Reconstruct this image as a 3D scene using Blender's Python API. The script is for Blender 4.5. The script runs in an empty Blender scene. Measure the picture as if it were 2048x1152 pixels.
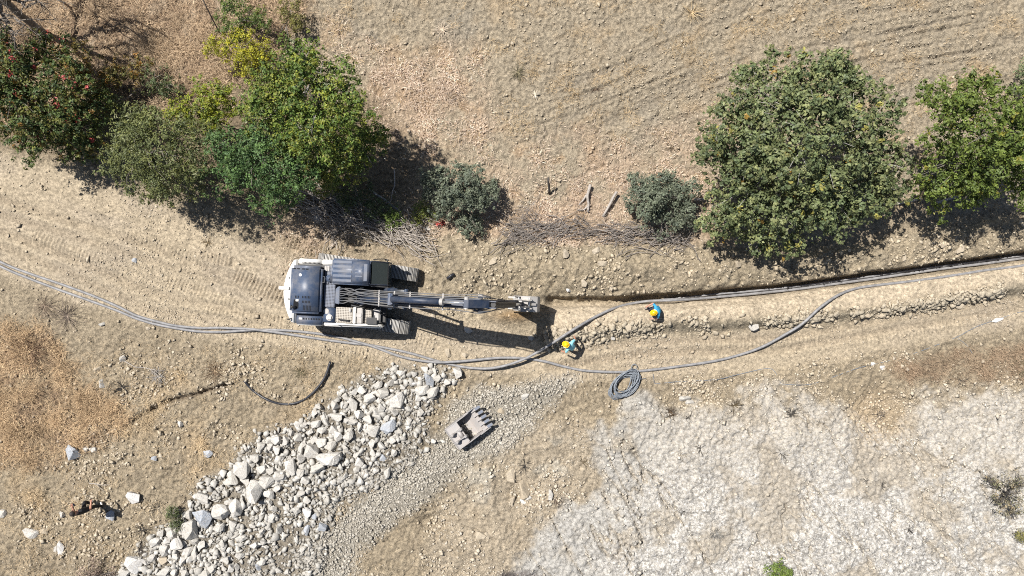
import bpy, bmesh, math, random
import numpy as np
from mathutils import Vector, Matrix, Quaternion

# ------------------------------------------------------------------ camera, sky, sun, exposure
SC = bpy.context.scene
COL = SC.collection
H = 32.0                 # flying height of the camera over the track
S = 44.0                 # photograph pixels per metre on the ground
cam_d = bpy.data.cameras.new("camera")
cam = bpy.data.objects.new("camera", cam_d)
COL.objects.link(cam)
cam.location = (0, 0, H)
cam.rotation_euler = (0, 0, 0)
cam_d.sensor_width = 36.0
cam_d.lens = 36.0 * H / (2048 / S)
cam_d.clip_end = 2000
SC.camera = cam

SUN_EL, SUN_AZ = math.radians(60), (-0.79, 0.61)      # direction towards the sun
world = bpy.data.worlds.new("World")
SC.world = world
world.use_nodes = True
wn = world.node_tree
sky = wn.nodes.new("ShaderNodeTexSky")
sky.sky_type = 'NISHITA'
sky.sun_disc = False
sky.sun_elevation = SUN_EL
sky.sun_rotation = math.atan2(SUN_AZ[0], SUN_AZ[1])
bg = wn.nodes["Background"]
bg.inputs[1].default_value = 0.05
wn.links.new(sky.outputs[0], bg.inputs[0])
sun_d = bpy.data.lights.new("sun", 'SUN')
sun_d.energy = 5.0
sun_d.angle = math.radians(0.5)
sun_d.color = (1.0, 0.965, 0.915)
sun = bpy.data.objects.new("sun", sun_d)
COL.objects.link(sun)
sd = Vector((SUN_AZ[0] * math.cos(SUN_EL), SUN_AZ[1] * math.cos(SUN_EL), math.sin(SUN_EL)))
sun.rotation_euler = sd.to_track_quat('Z', 'Y').to_euler()
sun.location = sd * 60
SC.view_settings.view_transform = 'Standard'
SC.view_settings.look = 'None'
SC.view_settings.exposure = 0.62
SC.view_settings.gamma = 1.0

SC.render.engine = 'CYCLES'
SC.cycles.use_denoising = False
SC.cycles.filter_width = 1.05
random.seed(7)
R = np.random.default_rng(11)

# ------------------------------------------------------------------ helpers
def W(px, py, z=0.0):
    """photograph pixel at height z -> metres on the site"""
    k = (H - z) / H / S
    return Vector(((px - 1024) * k, (576 - py) * k, z))

def tag(o, label=None, cat=None, group=None, kind=None):
    if label: o["label"] = label
    if cat: o["category"] = cat
    if group: o["group"] = group
    if kind: o["kind"] = kind
    return o

def empty(name, loc=(0, 0, 0), rz=0.0):
    o = bpy.data.objects.new(name, None)
    COL.objects.link(o)
    o.location = loc
    o.rotation_euler = (0, 0, rz)
    o.empty_display_size = 0.2
    return o

def link(name, me, parent=None, loc=None):
    o = bpy.data.objects.new(name, me)
    COL.objects.link(o)
    if parent is not None: o.parent = parent
    if loc is not None: o.location = loc
    return o

class MB:
    def __init__(s): s.v = []; s.f = []
    def add(s, vs, fs):
        n = len(s.v)
        s.v += [tuple(p) for p in vs]
        s.f += [tuple(i + n for i in f) for f in fs]
        return s
    def box(s, x0, x1, y0, y1, z0, z1, m=None):
        vs = [Vector((x, y, z)) for z in (z0, z1) for y in (y0, y1) for x in (x0, x1)]
        if m is not None: vs = [m @ p for p in vs]
        return s.add(vs, [(0, 2, 3, 1), (4, 5, 7, 6), (0, 1, 5, 4), (2, 6, 7, 3), (0, 4, 6, 2), (1, 3, 7, 5)])
    def prism(s, prof, y0, y1, m=None):
        n = len(prof)
        a = sum(prof[i][0] * prof[(i + 1) % n][1] - prof[(i + 1) % n][0] * prof[i][1] for i in range(n))
        if a < 0: prof = prof[::-1]
        vs = [Vector((x, y0, z)) for x, z in prof] + [Vector((x, y1, z)) for x, z in prof]
        if m is not None: vs = [m @ p for p in vs]
        fs = [tuple(range(n)), tuple(range(2 * n - 1, n - 1, -1))]
        fs += [((i + 1) % n, i, n + i, n + (i + 1) % n) for i in range(n)]
        return s.add(vs, fs)
    def slab(s, prof, z0, z1):
        n = len(prof)
        a = sum(prof[i][0] * prof[(i + 1) % n][1] - prof[(i + 1) % n][0] * prof[i][1] for i in range(n))
        if a < 0: prof = prof[::-1]
        vs = [(x, y, z0) for x, y in prof] + [(x, y, z1) for x, y in prof]
        fs = [tuple(range(n - 1, -1, -1)), tuple(range(n, 2 * n))]
        fs += [(i, (i + 1) % n, n + (i + 1) % n, n + i) for i in range(n)]
        return s.add(vs, fs)
    def beam(s, p0, p1, w, h):
        p0, p1 = Vector(p0), Vector(p1)
        d = (p1 - p0); L = d.length; d.normalize()
        up = Vector((0, 0, 1)) if abs(d.z) < 0.95 else Vector((1, 0, 0))
        y = up.cross(d).normalized(); z = d.cross(y)
        m = Matrix((d, y, z)).transposed().to_4x4(); m.translation = p0
        return s.box(0, L, -w / 2, w / 2, -h / 2, h / 2, m)
    def tube(s, pts, r, n=6, r2=None, cap=True):
        pts = [Vector(p) for p in pts]
        k = len(pts)
        if r2 is None: r2 = r
        vs = []; prev = None
        for i, p in enumerate(pts):
            t = (pts[min(i + 1, k - 1)] - pts[max(i - 1, 0)])
            if t.length < 1e-9: t = Vector((0, 0, 1))
            t.normalize()
            if prev is None:
                a = Vector((0, 0, 1)) if abs(t.z) < 0.9 else Vector((1, 0, 0))
            else: a = prev
            b = t.cross(a)
            if b.length < 1e-6: b = t.orthogonal()
            b.normalize(); a = b.cross(t).normalized(); prev = a
            rr = r + (r2 - r) * i / max(1, k - 1)
            for j in range(n):
                an = 2 * math.pi * j / n
                vs.append(p + (a * math.cos(an) + b * math.sin(an)) * rr)
        fs = []
        for i in range(k - 1):
            for j in range(n):
                fs.append((i * n + j, i * n + (j + 1) % n, (i + 1) * n + (j + 1) % n, (i + 1) * n + j))
        if cap:
            fs.append(tuple(range(n - 1, -1, -1)))
            fs.append(tuple(range((k - 1) * n, k * n)))
        return s.add(vs, fs)
    def cyl(s, p0, p1, r, n=12, r2=None): return s.tube([p0, p1], r, n, r2)
    def ball(s, c, rx, ry, rz, n=10, m=6, z_from=-1.0):
        vs = []; fs = []
        t0 = math.asin(z_from)
        for i in range(m + 1):
            t = t0 + (math.pi / 2 - t0) * i / m
            for j in range(n):
                a = 2 * math.pi * j / n
                vs.append((c[0] + rx * math.cos(t) * math.cos(a), c[1] + ry * math.cos(t) * math.sin(a), c[2] + rz * math.sin(t)))
        for i in range(m):
            for j in range(n):
                fs.append((i * n + j, i * n + (j + 1) % n, (i + 1) * n + (j + 1) % n, (i + 1) * n + j))
        return s.add(vs, fs)
    def mesh(s, name, mat, bevel=0.0, smooth=False, seg=2):
        me = bpy.data.meshes.new(name)
        me.from_pydata(s.v, [], s.f)
        if bevel > 0:
            bm = bmesh.new(); bm.from_mesh(me)
            es = [e for e in bm.edges if len(e.link_faces) == 2 and e.calc_face_angle(0) > 0.5]
            bmesh.ops.bevel(bm, geom=es, offset=bevel, segments=seg, affect='EDGES', clamp_overlap=True)
            bm.to_mesh(me); bm.free()
        me.update()
        if mat is not None: me.materials.append(mat)
        if smooth:
            me.polygons.foreach_set("use_smooth", [True] * len(me.polygons))
        return me
    def build(s, name, mat, parent=None, bevel=0.0, smooth=False, seg=2):
        return link(name, s.mesh(name, mat, bevel, smooth, seg), parent)

def np_mesh(name, verts, faces, mat, color=None, smooth=False):
    """verts (n,3), faces (m,k) numpy -> mesh, colour per vertex as 'tint'"""
    me = bpy.data.meshes.new(name)
    n, (m, k) = len(verts), faces.shape
    me.vertices.add(n)
    me.vertices.foreach_set("co", np.ascontiguousarray(verts, dtype=np.float32).ravel())
    me.loops.add(m * k)
    me.loops.foreach_set("vertex_index", np.ascontiguousarray(faces, dtype=np.int32).ravel())
    me.polygons.add(m)
    me.polygons.foreach_set("loop_start", np.arange(0, m * k, k, dtype=np.int32))
    if smooth: me.polygons.foreach_set("use_smooth", np.ones(m, dtype=bool))
    me.update(calc_edges=True)
    if color is not None:
        a = me.color_attributes.new("tint", 'FLOAT_COLOR', 'POINT')
        c = np.ones((n, 4), dtype=np.float32); c[:, :3] = color
        a.data.foreach_set("color", c.ravel())
    me.materials.append(mat)
    return me

# ---- numpy noise
def _hash(ix, iy, seed):
    h = (ix.astype(np.int64) * 374761393 + iy.astype(np.int64) * 668265263 + seed * 1442695041) & 0xFFFFFFFF
    h = ((h ^ (h >> 13)) * 1274126177) & 0xFFFFFFFF
    return ((h ^ (h >> 16)) & 0xFFFF) / 65535.0
def vnoise(x, y, seed=0):
    ix = np.floor(x); iy = np.floor(y)
    fx = x - ix; fy = y - iy
    fx = fx * fx * (3 - 2 * fx); fy = fy * fy * (3 - 2 * fy)
    a = _hash(ix, iy, seed); b = _hash(ix + 1, iy, seed); c = _hash(ix, iy + 1, seed); d = _hash(ix + 1, iy + 1, seed)
    return (a + (b - a) * fx) * (1 - fy) + (c + (d - c) * fx) * fy
def fbm(x, y, f, octv=4, seed=0, gain=0.5):
    s = 0; a = 1.0; t = 0
    for o in range(octv):
        th = 0.7 * o + seed
        xr = x * math.cos(th) - y * math.sin(th); yr = x * math.sin(th) + y * math.cos(th)
        s = s + a * (vnoise(xr * f + 17.3 * o, yr * f - 9.1 * o, seed + o) - 0.5)
        t += a * 0.5; a *= gain; f *= 2.03
    return s / t          # about -1..1
def sstep(a, b, x):
    t = np.clip((x - a) / (b - a), 0, 1)
    return t * t * (3 - 2 * t)
def pl_dist(px, py, pts):
    """distance to a polyline (pixels), running length and signed side (+ = below/right hand in the picture)"""
    best = np.full(px.shape, 1e9); side = np.zeros(px.shape); run = np.zeros(px.shape); acc = 0.0
    for (x0, y0), (x1, y1) in zip(pts[:-1], pts[1:]):
        dx, dy = x1 - x0, y1 - y0; L2 = dx * dx + dy * dy; L = math.sqrt(L2)
        t = np.clip(((px - x0) * dx + (py - y0) * dy) / L2, 0, 1)
        d = np.hypot(px - x0 - t * dx, py - y0 - t * dy)
        m = d < best
        best = np.where(m, d, best)
        side = np.where(m, np.sign(dx * (py - y0) - dy * (px - x0)), side)
        run = np.where(m, acc + t * L, run)
        acc += L
    return best, run, side
def poly_sd(px, py, pts):
    """signed distance to a polygon in pixels, positive inside"""
    d = pl_dist(px, py, list(pts) + [pts[0]])[0]
    ins = np.zeros(px.shape, bool)
    n = len(pts)
    for i in range(n):
        x0, y0 = pts[i]; x1, y1 = pts[(i + 1) % n]
        if y0 == y1: continue
        c = ((y0 > py) != (y1 > py)) & (px < (x1 - x0) * (py - y0) / (y1 - y0) + x0)
        ins ^= c
    return np.where(ins, d, -d)

# ------------------------------------------------------------------ materials
def nodes_of(name):
    m = bpy.data.materials.new(name); m.use_nodes = True
    nt = m.node_tree
    return m, nt, nt.nodes["Principled BSDF"]
def nd(nt, typ, **kw):
    n = nt.nodes.new(typ)
    for k, v in kw.items(): setattr(n, k, v)
    return n
def mixrgb(nt, mode, fac, a, b):
    n = nd(nt, "ShaderNodeMix", data_type='RGBA', blend_type=mode)
    for i, v in ((0, fac), (6, a), (7, b)):
        if isinstance(v, bpy.types.NodeSocket): nt.links.new(v, n.inputs[i])
        elif i == 0: n.inputs[0].default_value = v
        else: n.inputs[i].default_value = (*v, 1) if len(v) == 3 else v
    return n.outputs[2]
def noise(nt, vec, scale, detail=6, rough=0.6):
    n = nd(nt, "ShaderNodeTexNoise")
    n.inputs["Scale"].default_value = scale; n.inputs["Detail"].default_value = detail; n.inputs["Roughness"].default_value = rough
    if vec is not None: nt.links.new(vec, n.inputs["Vector"])
    return n.outputs["Fac"]
def ramp(nt, fac, stops):
    n = nd(nt, "ShaderNodeValToRGB")
    el = n.color_ramp.elements
    while len(el) < len(stops): el.new(0.5)
    for e, (p, c) in zip(el, stops):
        e.position = p; e.color = (c, c, c, 1) if not hasattr(c, "__len__") else (*c, 1)
    nt.links.new(fac, n.inputs[0])
    return n.outputs[0]
def bump(nt, bsdf, height, strength, dist):
    b = nd(nt, "ShaderNodeBump")
    b.inputs["Strength"].default_value = strength; b.inputs["Distance"].default_value = dist
    nt.links.new(height, b.inputs["Height"])
    nt.links.new(b.outputs[0], bsdf.inputs["Normal"])
    return b
def coords(nt): return nd(nt, "ShaderNodeTexCoord").outputs["Object"]

def mat_paint(name, col, rough=0.45, dust=0.25, dustcol=(0.36, 0.31, 0.24), metallic=0.0, scale=2.2):
    m, nt, b = nodes_of(name)
    v = coords(nt)
    f = ramp(nt, noise(nt, v, scale, 8, 0.7), [(0.42, 0.0), (0.75, 1.0)])
    mul = nd(nt, "ShaderNodeMath", operation='MULTIPLY'); nt.links.new(f, mul.inputs[0]); mul.inputs[1].default_value = dust
    f2 = noise(nt, v, 35, 4, 0.7)
    c = mixrgb(nt, 'MIX', mul.outputs[0], col, dustcol)
    c = mixrgb(nt, 'MULTIPLY', 0.35, c, ramp(nt, f2, [(0.3, 0.6), (0.7, 1.25)]))
    nt.links.new(c, b.inputs["Base Color"])
    r = nd(nt, "ShaderNodeMath", operation='MULTIPLY_ADD'); nt.links.new(mul.outputs[0], r.inputs[0])
    r.inputs[1].default_value = 0.5; r.inputs[2].default_value = rough
    nt.links.new(r.outputs[0], b.inputs["Roughness"])
    b.inputs["Metallic"].default_value = metallic
    bump(nt, b, f2, 0.12, 0.01)
    return m
def mat_perforated(name, col, hole, spacing, dust=0.2):
    m, nt, b = nodes_of(name)
    v = coords(nt)
    sc = nd(nt, "ShaderNodeVectorMath", operation='SCALE'); nt.links.new(v, sc.inputs[0]); sc.inputs["Scale"].default_value = 1 / spacing
    fr = nd(nt, "ShaderNodeVectorMath", operation='FRACTION'); nt.links.new(sc.outputs[0], fr.inputs[0])
    sb = nd(nt, "ShaderNodeVectorMath", operation='SUBTRACT'); nt.links.new(fr.outputs[0], sb.inputs[0]); sb.inputs[1].default_value = (0.5, 0.5, 0.5)
    ab = nd(nt, "ShaderNodeVectorMath", operation='MULTIPLY'); nt.links.new(sb.outputs[0], ab.inputs[0]); ab.inputs[1].default_value = (1, 1, 0)
    ln = nd(nt, "ShaderNodeVectorMath", operation='LENGTH'); nt.links.new(ab.outputs[0], ln.inputs[0])
    f = ramp(nt, ln.outputs["Value"], [(0.28, 0.0), (0.36, 1.0)])
    base = mixrgb(nt, 'MIX', ramp(nt, noise(nt, v, 5, 6), [(0.4, 0.0), (0.8, dust)]), col, (0.36, 0.31, 0.24))
    nt.links.new(mixrgb(nt, 'MIX', f, hole, base), b.inputs["Base Color"])
    b.inputs["Roughness"].default_value = 0.55
    bump(nt, b, f, 0.5, 0.01)
    return m
def mat_tint(name, rough=0.9, var=0.35, scale=20, bump_s=0.4, bump_d=0.02, spec=0.2, translucent=0.0):
    m, nt, b = nodes_of(name)
    a = nd(nt, "ShaderNodeAttribute", attribute_name="tint")
    v = coords(nt)
    n = noise(nt, v, scale, 6, 0.7)
    c = mixrgb(nt, 'MULTIPLY', 1.0, a.outputs["Color"], ramp(nt, n, [(0.3, 1 - var), (0.7, 1 + var)]))
    nt.links.new(c, b.inputs["Base Color"])
    b.inputs["Roughness"].default_value = rough
    b.inputs["Specular IOR Level"].default_value = spec
    if bump_s > 0: bump(nt, b, n, bump_s, bump_d)
    if translucent > 0:
        t = nd(nt, "ShaderNodeBsdfTranslucent"); nt.links.new(c, t.inputs[0])
        mx = nd(nt, "ShaderNodeMixShader"); mx.inputs[0].default_value = translucent
        nt.links.new(b.outputs[0], mx.inputs[1]); nt.links.new(t.outputs[0], mx.inputs[2])
        nt.links.new(mx.outputs[0], nt.nodes["Material Output"].inputs["Surface"])
    return m
def mat_rock(name, c1, c2, dark=(0.16, 0.15, 0.14)):
    m, nt, b = nodes_of(name)
    v = coords(nt)
    oi = nd(nt, "ShaderNodeObjectInfo")
    add = nd(nt, "ShaderNodeVectorMath", operation='ADD'); nt.links.new(v, add.inputs[0])
    geo = nd(nt, "ShaderNodeNewGeometry"); sc = nd(nt, "ShaderNodeVectorMath", operation='SCALE'); nt.links.new(oi.outputs["Location"], sc.inputs[0]); sc.inputs["Scale"].default_value = 3.7
    nt.links.new(sc.outputs[0], add.inputs[1]); v2 = add.outputs[0]
    c = mixrgb(nt, 'MIX', oi.outputs["Random"], c1, c2)
    n1 = noise(nt, v2, 2.5, 8, 0.65); n2 = noise(nt, v2, 9, 8, 0.7)
    c = mixrgb(nt, 'MIX', ramp(nt, n1, [(0.5, 0.0), (0.7, 0.4)]), c, dark)
    c = mixrgb(nt, 'MULTIPLY', 1.0, c, ramp(nt, n2, [(0.34, 0.6), (0.62, 1.2)]))
    dm = nd(nt, "ShaderNodeMath", operation='MULTIPLY'); nt.links.new(ramp(nt, noise(nt, v2, 4, 6, 0.7), [(.45, 0.0), (.7, .45)]), dm.inputs[0]); dm.inputs[1].default_value = 1
    c = mixrgb(nt, 'MIX', dm.outputs[0], c, (.41, .345, .26))
    nt.links.new(c, b.inputs["Base Color"])
    b.inputs["Roughness"].default_value = 0.92; b.inputs["Specular IOR Level"].default_value = 0.2
    bump(nt, b, n2, 0.6, 0.05)
    return m
def mat_plain(name, col, rough=0.6, metallic=0.0, var=0.25, scale=14, spec=0.4):
    m, nt, b = nodes_of(name)
    n = noise(nt, coords(nt), scale, 6, 0.65)
    nt.links.new(mixrgb(nt, 'MULTIPLY', 1.0, col, ramp(nt, n, [(0.3, 1 - var), (0.7, 1 + var)])), b.inputs["Base Color"])
    b.inputs["Roughness"].default_value = rough; b.inputs["Metallic"].default_value = metallic
    b.inputs["Specular IOR Level"].default_value = spec
    bump(nt, b, n, 0.2, 0.01)
    return m

M = {}
M['stone'] = mat_tint("loose_stone", 0.95, 0.3, 22, 0.4, 0.02)
M['leaf'] = mat_tint("leaf", 0.55, 0.2, 9, 0.0, 0.0, 0.35, 0.16)
M['straw'] = mat_tint("straw", 0.85, 0.25, 12, 0.0, 0.0, 0.2, 0.12)
M['twig'] = mat_tint("twig_bark", 0.9, 0.3, 18, 0.3, 0.01)
M['rock'] = mat_rock("grey_rock", (0.45, 0.43, 0.39), (0.60, 0.575, 0.53))
M['rock_blue'] = mat_rock("bluish_rock", (0.30, 0.325, 0.36), (0.44, 0.465, 0.50))
M['rock_tan'] = mat_rock("tan_rock", (0.42, 0.35, 0.255), (0.50, 0.43, 0.33))
M['rock_white'] = mat_rock("white_rock", (0.58, 0.565, 0.54), (0.64, 0.625, 0.60), (0.45, 0.45, 0.45))
M['bark'] = mat_plain("bark", (0.20, 0.175, 0.15), 0.9, 0, 0.4, 10)
M['bark_pale'] = mat_plain("pale_bark", (0.33, 0.31, 0.29), 0.9, 0, 0.35, 10)
M['deadwood'] = mat_plain("weathered_wood", (0.34, 0.305, 0.27), 0.9, 0, 0.4, 16)
M['darkwood'] = mat_plain("dark_wood", (0.07, 0.062, 0.055), 0.85, 0, 0.4, 12)
M['conduit'] = mat_plain("dusty_conduit", (0.215, 0.21, 0.21), 0.6, 0, 0.35, 5, 0.5)
M['blackpipe'] = mat_plain("black_pipe", (0.025, 0.026, 0.032), 0.4, 0, 0.3, 6, 0.5)
M['rope'] = mat_plain("grey_wire_rope", (0.19, 0.21, 0.235), 0.5, 0.2, 0.4, 25)

# ------------------------------------------------------------------ the ground: one sheet with the relief of the site
def axis(half, step, far):
    a = list(np.arange(-half, half + step / 2, step))
    s = step; x = half; out = []
    while x < far:
        s *= 1.27; x += s; out.append(x)
    return np.array([-q for q in out[::-1]] + a + out)
GX, GY = axis(24.3, 0.055, 420), axis(14.2, 0.055, 420)
gx, gy = np.meshgrid(GX, GY)
px = 1024 + gx * S; py = 576 - gy * S

TRENCH = [(1078, 604), (1200, 604), (1300, 599), (1376, 594), (1473, 587), (1600, 574), (1757, 552), (1874, 536), (2060, 511), (2600, 440)]
RIDGE = [(1085, 690), (1180, 670), (1300, 657), (1480, 650), (1600, 640), (1750, 626), (1900, 602), (2060, 574), (2600, 480)]
P_FIELD = [(560, -4000), (9000, -4000), (9000, 420), (2060, 430), (1850, 420), (1400, 410), (1060, 400), (930, 330), (800, 210), (660, 100), (600, 0)]
P_STRAW_NW = [(-5000, -4000), (620, -4000), (620, 30), (560, 120), (470, 200), (330, 220), (60, 260), (-5000, 300)]
P_LITTER = [(640, 90), (800, 100), (960, 150), (1010, 290), (1230, 300), (1420, 270), (1430, 470), (1000, 500), (860, 500), (600, 500), (570, 420), (860, 420), (840, 330), (740, 210)]
P_ROAD = [(-5000, 100), (0, 300), (150, 345), (400, 450), (560, 510), (700, 545), (860, 590), (1080, 690), (1300, 675), (1480, 668), (1620, 655), (1760, 640), (1900, 615), (2060, 592), (5000, 200),
          (5000, 350), (2060, 650), (1800, 700), (1560, 740), (1300, 760), (1100, 765), (950, 745), (760, 725), (560, 690), (400, 675), (220, 625), (0, 550), (-5000, 350)]
P_SPOIL = [(845, 500), (900, 470), (1100, 492), (1400, 492), (1600, 520), (1800, 470), (2060, 430), (5000, 50), (5000, 100), (2060, 508), (1750, 546), (1300, 594), (1080, 600), (960, 640), (870, 640), (850, 580)]
P_BANK = [(1095, 612), (1300, 606), (1500, 590), (1750, 564), (2060, 524), (5000, 130), (5000, 190), (2060, 570), (1850, 604), (1600, 628), (1400, 640), (1250, 648), (1110, 668)]
P_STRAW_W = [(-3000, 640), (0, 650), (90, 680), (190, 760), (240, 840), (200, 890), (60, 930), (-3000, 1000)]
P_PILE = [(225, 1160), (330, 1060), (400, 985), (455, 935), (540, 865), (640, 800), (770, 742), (880, 728), (915, 760), (850, 830), (880, 880), (800, 950), (700, 990), (660, 1060), (630, 1160), (500, 1400), (100, 1400)]
P_GRAVEL = [(560, 1400), (640, 1060), (760, 960), (880, 870), (900, 800), (960, 770), (1160, 755), (1080, 830), (960, 930), (850, 1010), (720, 1100), (620, 1400)]
P_OUTCROP = [(1000, 1500), (1030, 1140), (1085, 1075), (1120, 1020), (1210, 985), (1205, 880), (1235, 820), (1290, 800), (1420, 815), (1500, 795), (1590, 790), (1680, 805), (1720, 850), (1790, 870), (1830, 800), (1900, 785), (1980, 775), (2060, 790), (9000, 500), (9000, 5000), (2000, 5000)]
P_SAND_S = [(840, 1400), (860, 1060), (900, 960), (1000, 880), (1100, 850), (1210, 850), (1220, 990), (1120, 1040), (1060, 1120), (1010, 1400)]
P_STRAW_E = [(1760, 730), (1850, 705), (2060, 690), (2060, 770), (1900, 770), (1790, 760)]

wob = fbm(px, py, 1 / 60, 4, 3) * 16
def mask(poly, soft=8, w=1.0): return sstep(-soft, soft, poly_sd(px, py, poly) + wob * w)
m_field = mask(P_FIELD, 14); m_nw = mask(P_STRAW_NW, 25, 2); m_litter = sstep(-70, 60, poly_sd(px, py, P_LITTER) + wob * 3)
m_road = mask(P_ROAD, 14); m_spoil = mask(P_SPOIL, 8); m_bank = mask(P_BANK, 5, 0.4)
m_sw = mask(P_STRAW_W, 25, 2.5); m_pile = mask(P_PILE, 14, 1.6); m_grav = mask(P_GRAVEL, 16, 1.5)
m_rock = mask(P_OUTCROP, 4, 1.6); m_sand = mask(P_SAND_S, 20, 1.5); m_se = mask(P_STRAW_E, 14, 1.5)

d_tr, run_tr, side_tr = pl_dist(px, py, TRENCH)
d_ri, run_ri, side_ri = pl_dist(px, py, RIDGE)

n_big = fbm(gx, gy, 0.12, 3, 21); n_mid = fbm(gx, gy, 0.7, 4, 5); n_fine = fbm(gx, gy, 3.5, 3, 9); n_vf = fbm(gx, gy, 8.0, 2, 31)
def billow(f, s, o=3): return 1 - np.abs(fbm(gx, gy, f, o, s))
rough = 1 - 0.78 * m_road - .45 * m_bank * (1 - m_road)
Z = 0.10 * n_big + rough * (0.065 * n_mid + 0.045 * n_fine + 0.048 * n_vf)
# wheel ruts of the dirt track
m_rut = np.zeros(px.shape)
for pts, dep in (([(-400, 300), (0, 462), (150, 520), (300, 585), (560, 640)], 0.05), ([(-400, 200), (0, 398), (130, 440), (260, 480), (420, 540), (560, 580)], 0.045),
                 ([(1100, 735), (1300, 705), (1560, 700), (1800, 655), (2060, 612)], 0.05), ([(1120, 700), (1300, 682), (1560, 676), (1800, 636), (2060, 596)], .03),
                 ([(-400, 330), (0, 492), (150, 552), (300, 622), (560, 652)], .03), ([(-400, 250), (0, 428), (200, 490), (420, 556), (570, 600)], .02)):
    d = pl_dist(px, py, pts)[0]
    Z = Z - 1.8 * dep * np.exp(-(d / 7) ** 2) * (0.6 + 0.5 * n_mid) + 0.6 * dep * np.exp(-((d - 14) / 5) ** 2)
    m_rut = np.maximum(m_rut, np.exp(-(d / 8) ** 4) * (.55 + .45 * n_big))
# ploughed clods and curved furrows of the field
_xs = np.arange(-6000, 8000, 20.0)
_sl = np.interp(_xs, [500, 1000, 1150, 1300, 1500, 1700, 2048, 3000], [.05, -.06, -.30, -.46, -.37, -.22, -.12, 0])
_yf = np.cumsum(_sl) * 20.0; _yf -= np.interp(1300, _xs, _yf)
rr = (py - 190 - np.interp(px, _xs, _yf)) * .93        # across the plough lines, in pixels; 0 = middle of the band
fur = vnoise(rr / 9.0, px / 210.0, 41) + .7 * vnoise(rr / 4.5, px / 90.0, 43)
fz = sstep(1020, 1180, px) * sstep(135, 90, np.abs(rr + 10)) * (.35 + .65 * vnoise(px / 130, rr / 30, 47)) + .25 * vnoise(px / 160, py / 90, 48) * (px > 700)
lines = np.zeros(px.shape)
for r0, w_, a_ in ((-62, 3.5, .9), (-48, 3, .6), (-20, 4, .8), (-8, 3, .6), (24, 3.5, .7), (38, 3, 1.0), (62, 4, .7), (88, 3, .6), (-100, 4, .5)):
    lines = lines + a_ * np.exp(-((rr - r0 - 9 * fbm(px, px * 0 + r0, 1 / 190, 2, 49)) / w_) ** 2) * sstep(.30, .6, vnoise(px / 150, px * 0 + r0, 50))
lines = lines * sstep(1050, 1200, px)
Z = Z + m_field * (1 - m_litter * 0.6) * (0.13 * fz * (fur - 0.8) - .09 * lines + 0.07 * (billow(2.6, 61) - 0.7) + 0.045 * n_vf)
# spoil thrown up beside the trench
sp_top = pl_dist(px, py, [(860, 560), (960, 530), (1100, 540), (1250, 545), (1450, 535), (1650, 520), (1850, 490), (2060, 462), (2600, 380)])[0]
Z = Z + m_spoil * (0.55 * np.exp(-(sp_top / 42) ** 2) * (0.75 + 0.5 * fbm(gx, gy, 0.45, 3, 77)) + 0.26 * (billow(0.8, 81, 4) - 0.6) + 0.10 * n_fine + 0.05 * n_vf)
# bank south of the trench, steep rubble edge to the track
below = np.where(side_ri > 0, d_ri, -d_ri)          # + towards the track
prof = sstep(14, -8, below) * sstep(-95, -25, below) * sstep(1060, 1150, px)
Z = Z + 0.42 * prof * (0.85 + 0.45 * n_mid) * (1 - 0.9 * sstep(26, 12, d_tr))
m_rub = np.exp(-((below + 2 + 9 * n_mid) / (13 + 10 * n_big)) ** 2) * sstep(1040, 1100, px)
Z = Z + m_rub * (0.06 * n_fine + 0.05 * n_vf)
# the trench itself
tw = 9.0 + 3.0 * fbm(run_tr / 44.0, run_tr * 0 + np.where(side_tr > 0, 5.0, 0.0), 0.9, 3, 55)
dug = sstep(1086, 1110, px)
tmask = sstep(tw + 3.0, tw - 1.5, d_tr) * dug
Z = Z - tmask * (0.42 + 0.30 * sstep(1100, 1330, px)) - 0.10 * np.exp(-(d_tr / 26) ** 2) * dug
# scrape in front of the digging bucket
Z = Z - 0.22 * np.exp(-(((px - 1110) / 45) ** 2 + ((py - 606) / 16) ** 2))
m_clay = np.exp(-((((px - 1035) + 0.3 * (py - 632)) / 46) ** 2 + ((py - 630) / 12) ** 2))
Z = Z + 0.28 * m_clay
# limestone outcrop with steps and cracks
oc = poly_sd(px, py, P_OUTCROP) + wob * 2.2 + 14 * fbm(gx, gy, 0.9, 3, 93)
m_rock = sstep(-7, 7, oc)
m_rockc = sstep(-26, 22, oc + 34 * fbm(gx, gy, 1.3, 4, 94) + 16 * fbm(gx, gy, 4, 3, 96))
crk = np.abs(fbm(gx * 1.25 + gy * 0.7, gy * 0.35 - gx * 0.25, 0.6, 4, 91)); crk2 = np.abs(fbm(gx, gy, 1.6, 4, 95))
Z = Z + m_rock * (0.16 + 0.35 * sstep(0, 260, oc) + 0.30 * fbm(gx, gy, 0.35, 4, 99) + 0.04 * n_mid + 0.02 * n_fine + 0.055 * n_vf + .10 * (billow(.8, 97) - .6)
                  - 0.24 * np.exp(-(crk / 0.02) ** 2) - 0.07 * np.exp(-(crk2 / 0.02) ** 2))
hole = np.exp(-(((px - 1755) / 62) ** 2 + ((py - 830) / 58) ** 2) ** 2)
Z = Z - 0.35 * hole
# rock heap and the pushed gravel
Z = Z + m_pile * (0.10 + 0.05 * n_mid) + m_sand * (0.22 * fbm(gx, gy, 0.5, 3, 111) + 0.05 * (billow(1.4, 117) - .6))
Z = Z - 0.45 * np.exp(-(((px - 862) / 26) ** 2 + ((py - 1048) / 20) ** 2)) - 0.35 * np.exp(-(((px - 1035) / 38) ** 2 + ((py - 990) / 30) ** 2))
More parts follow.
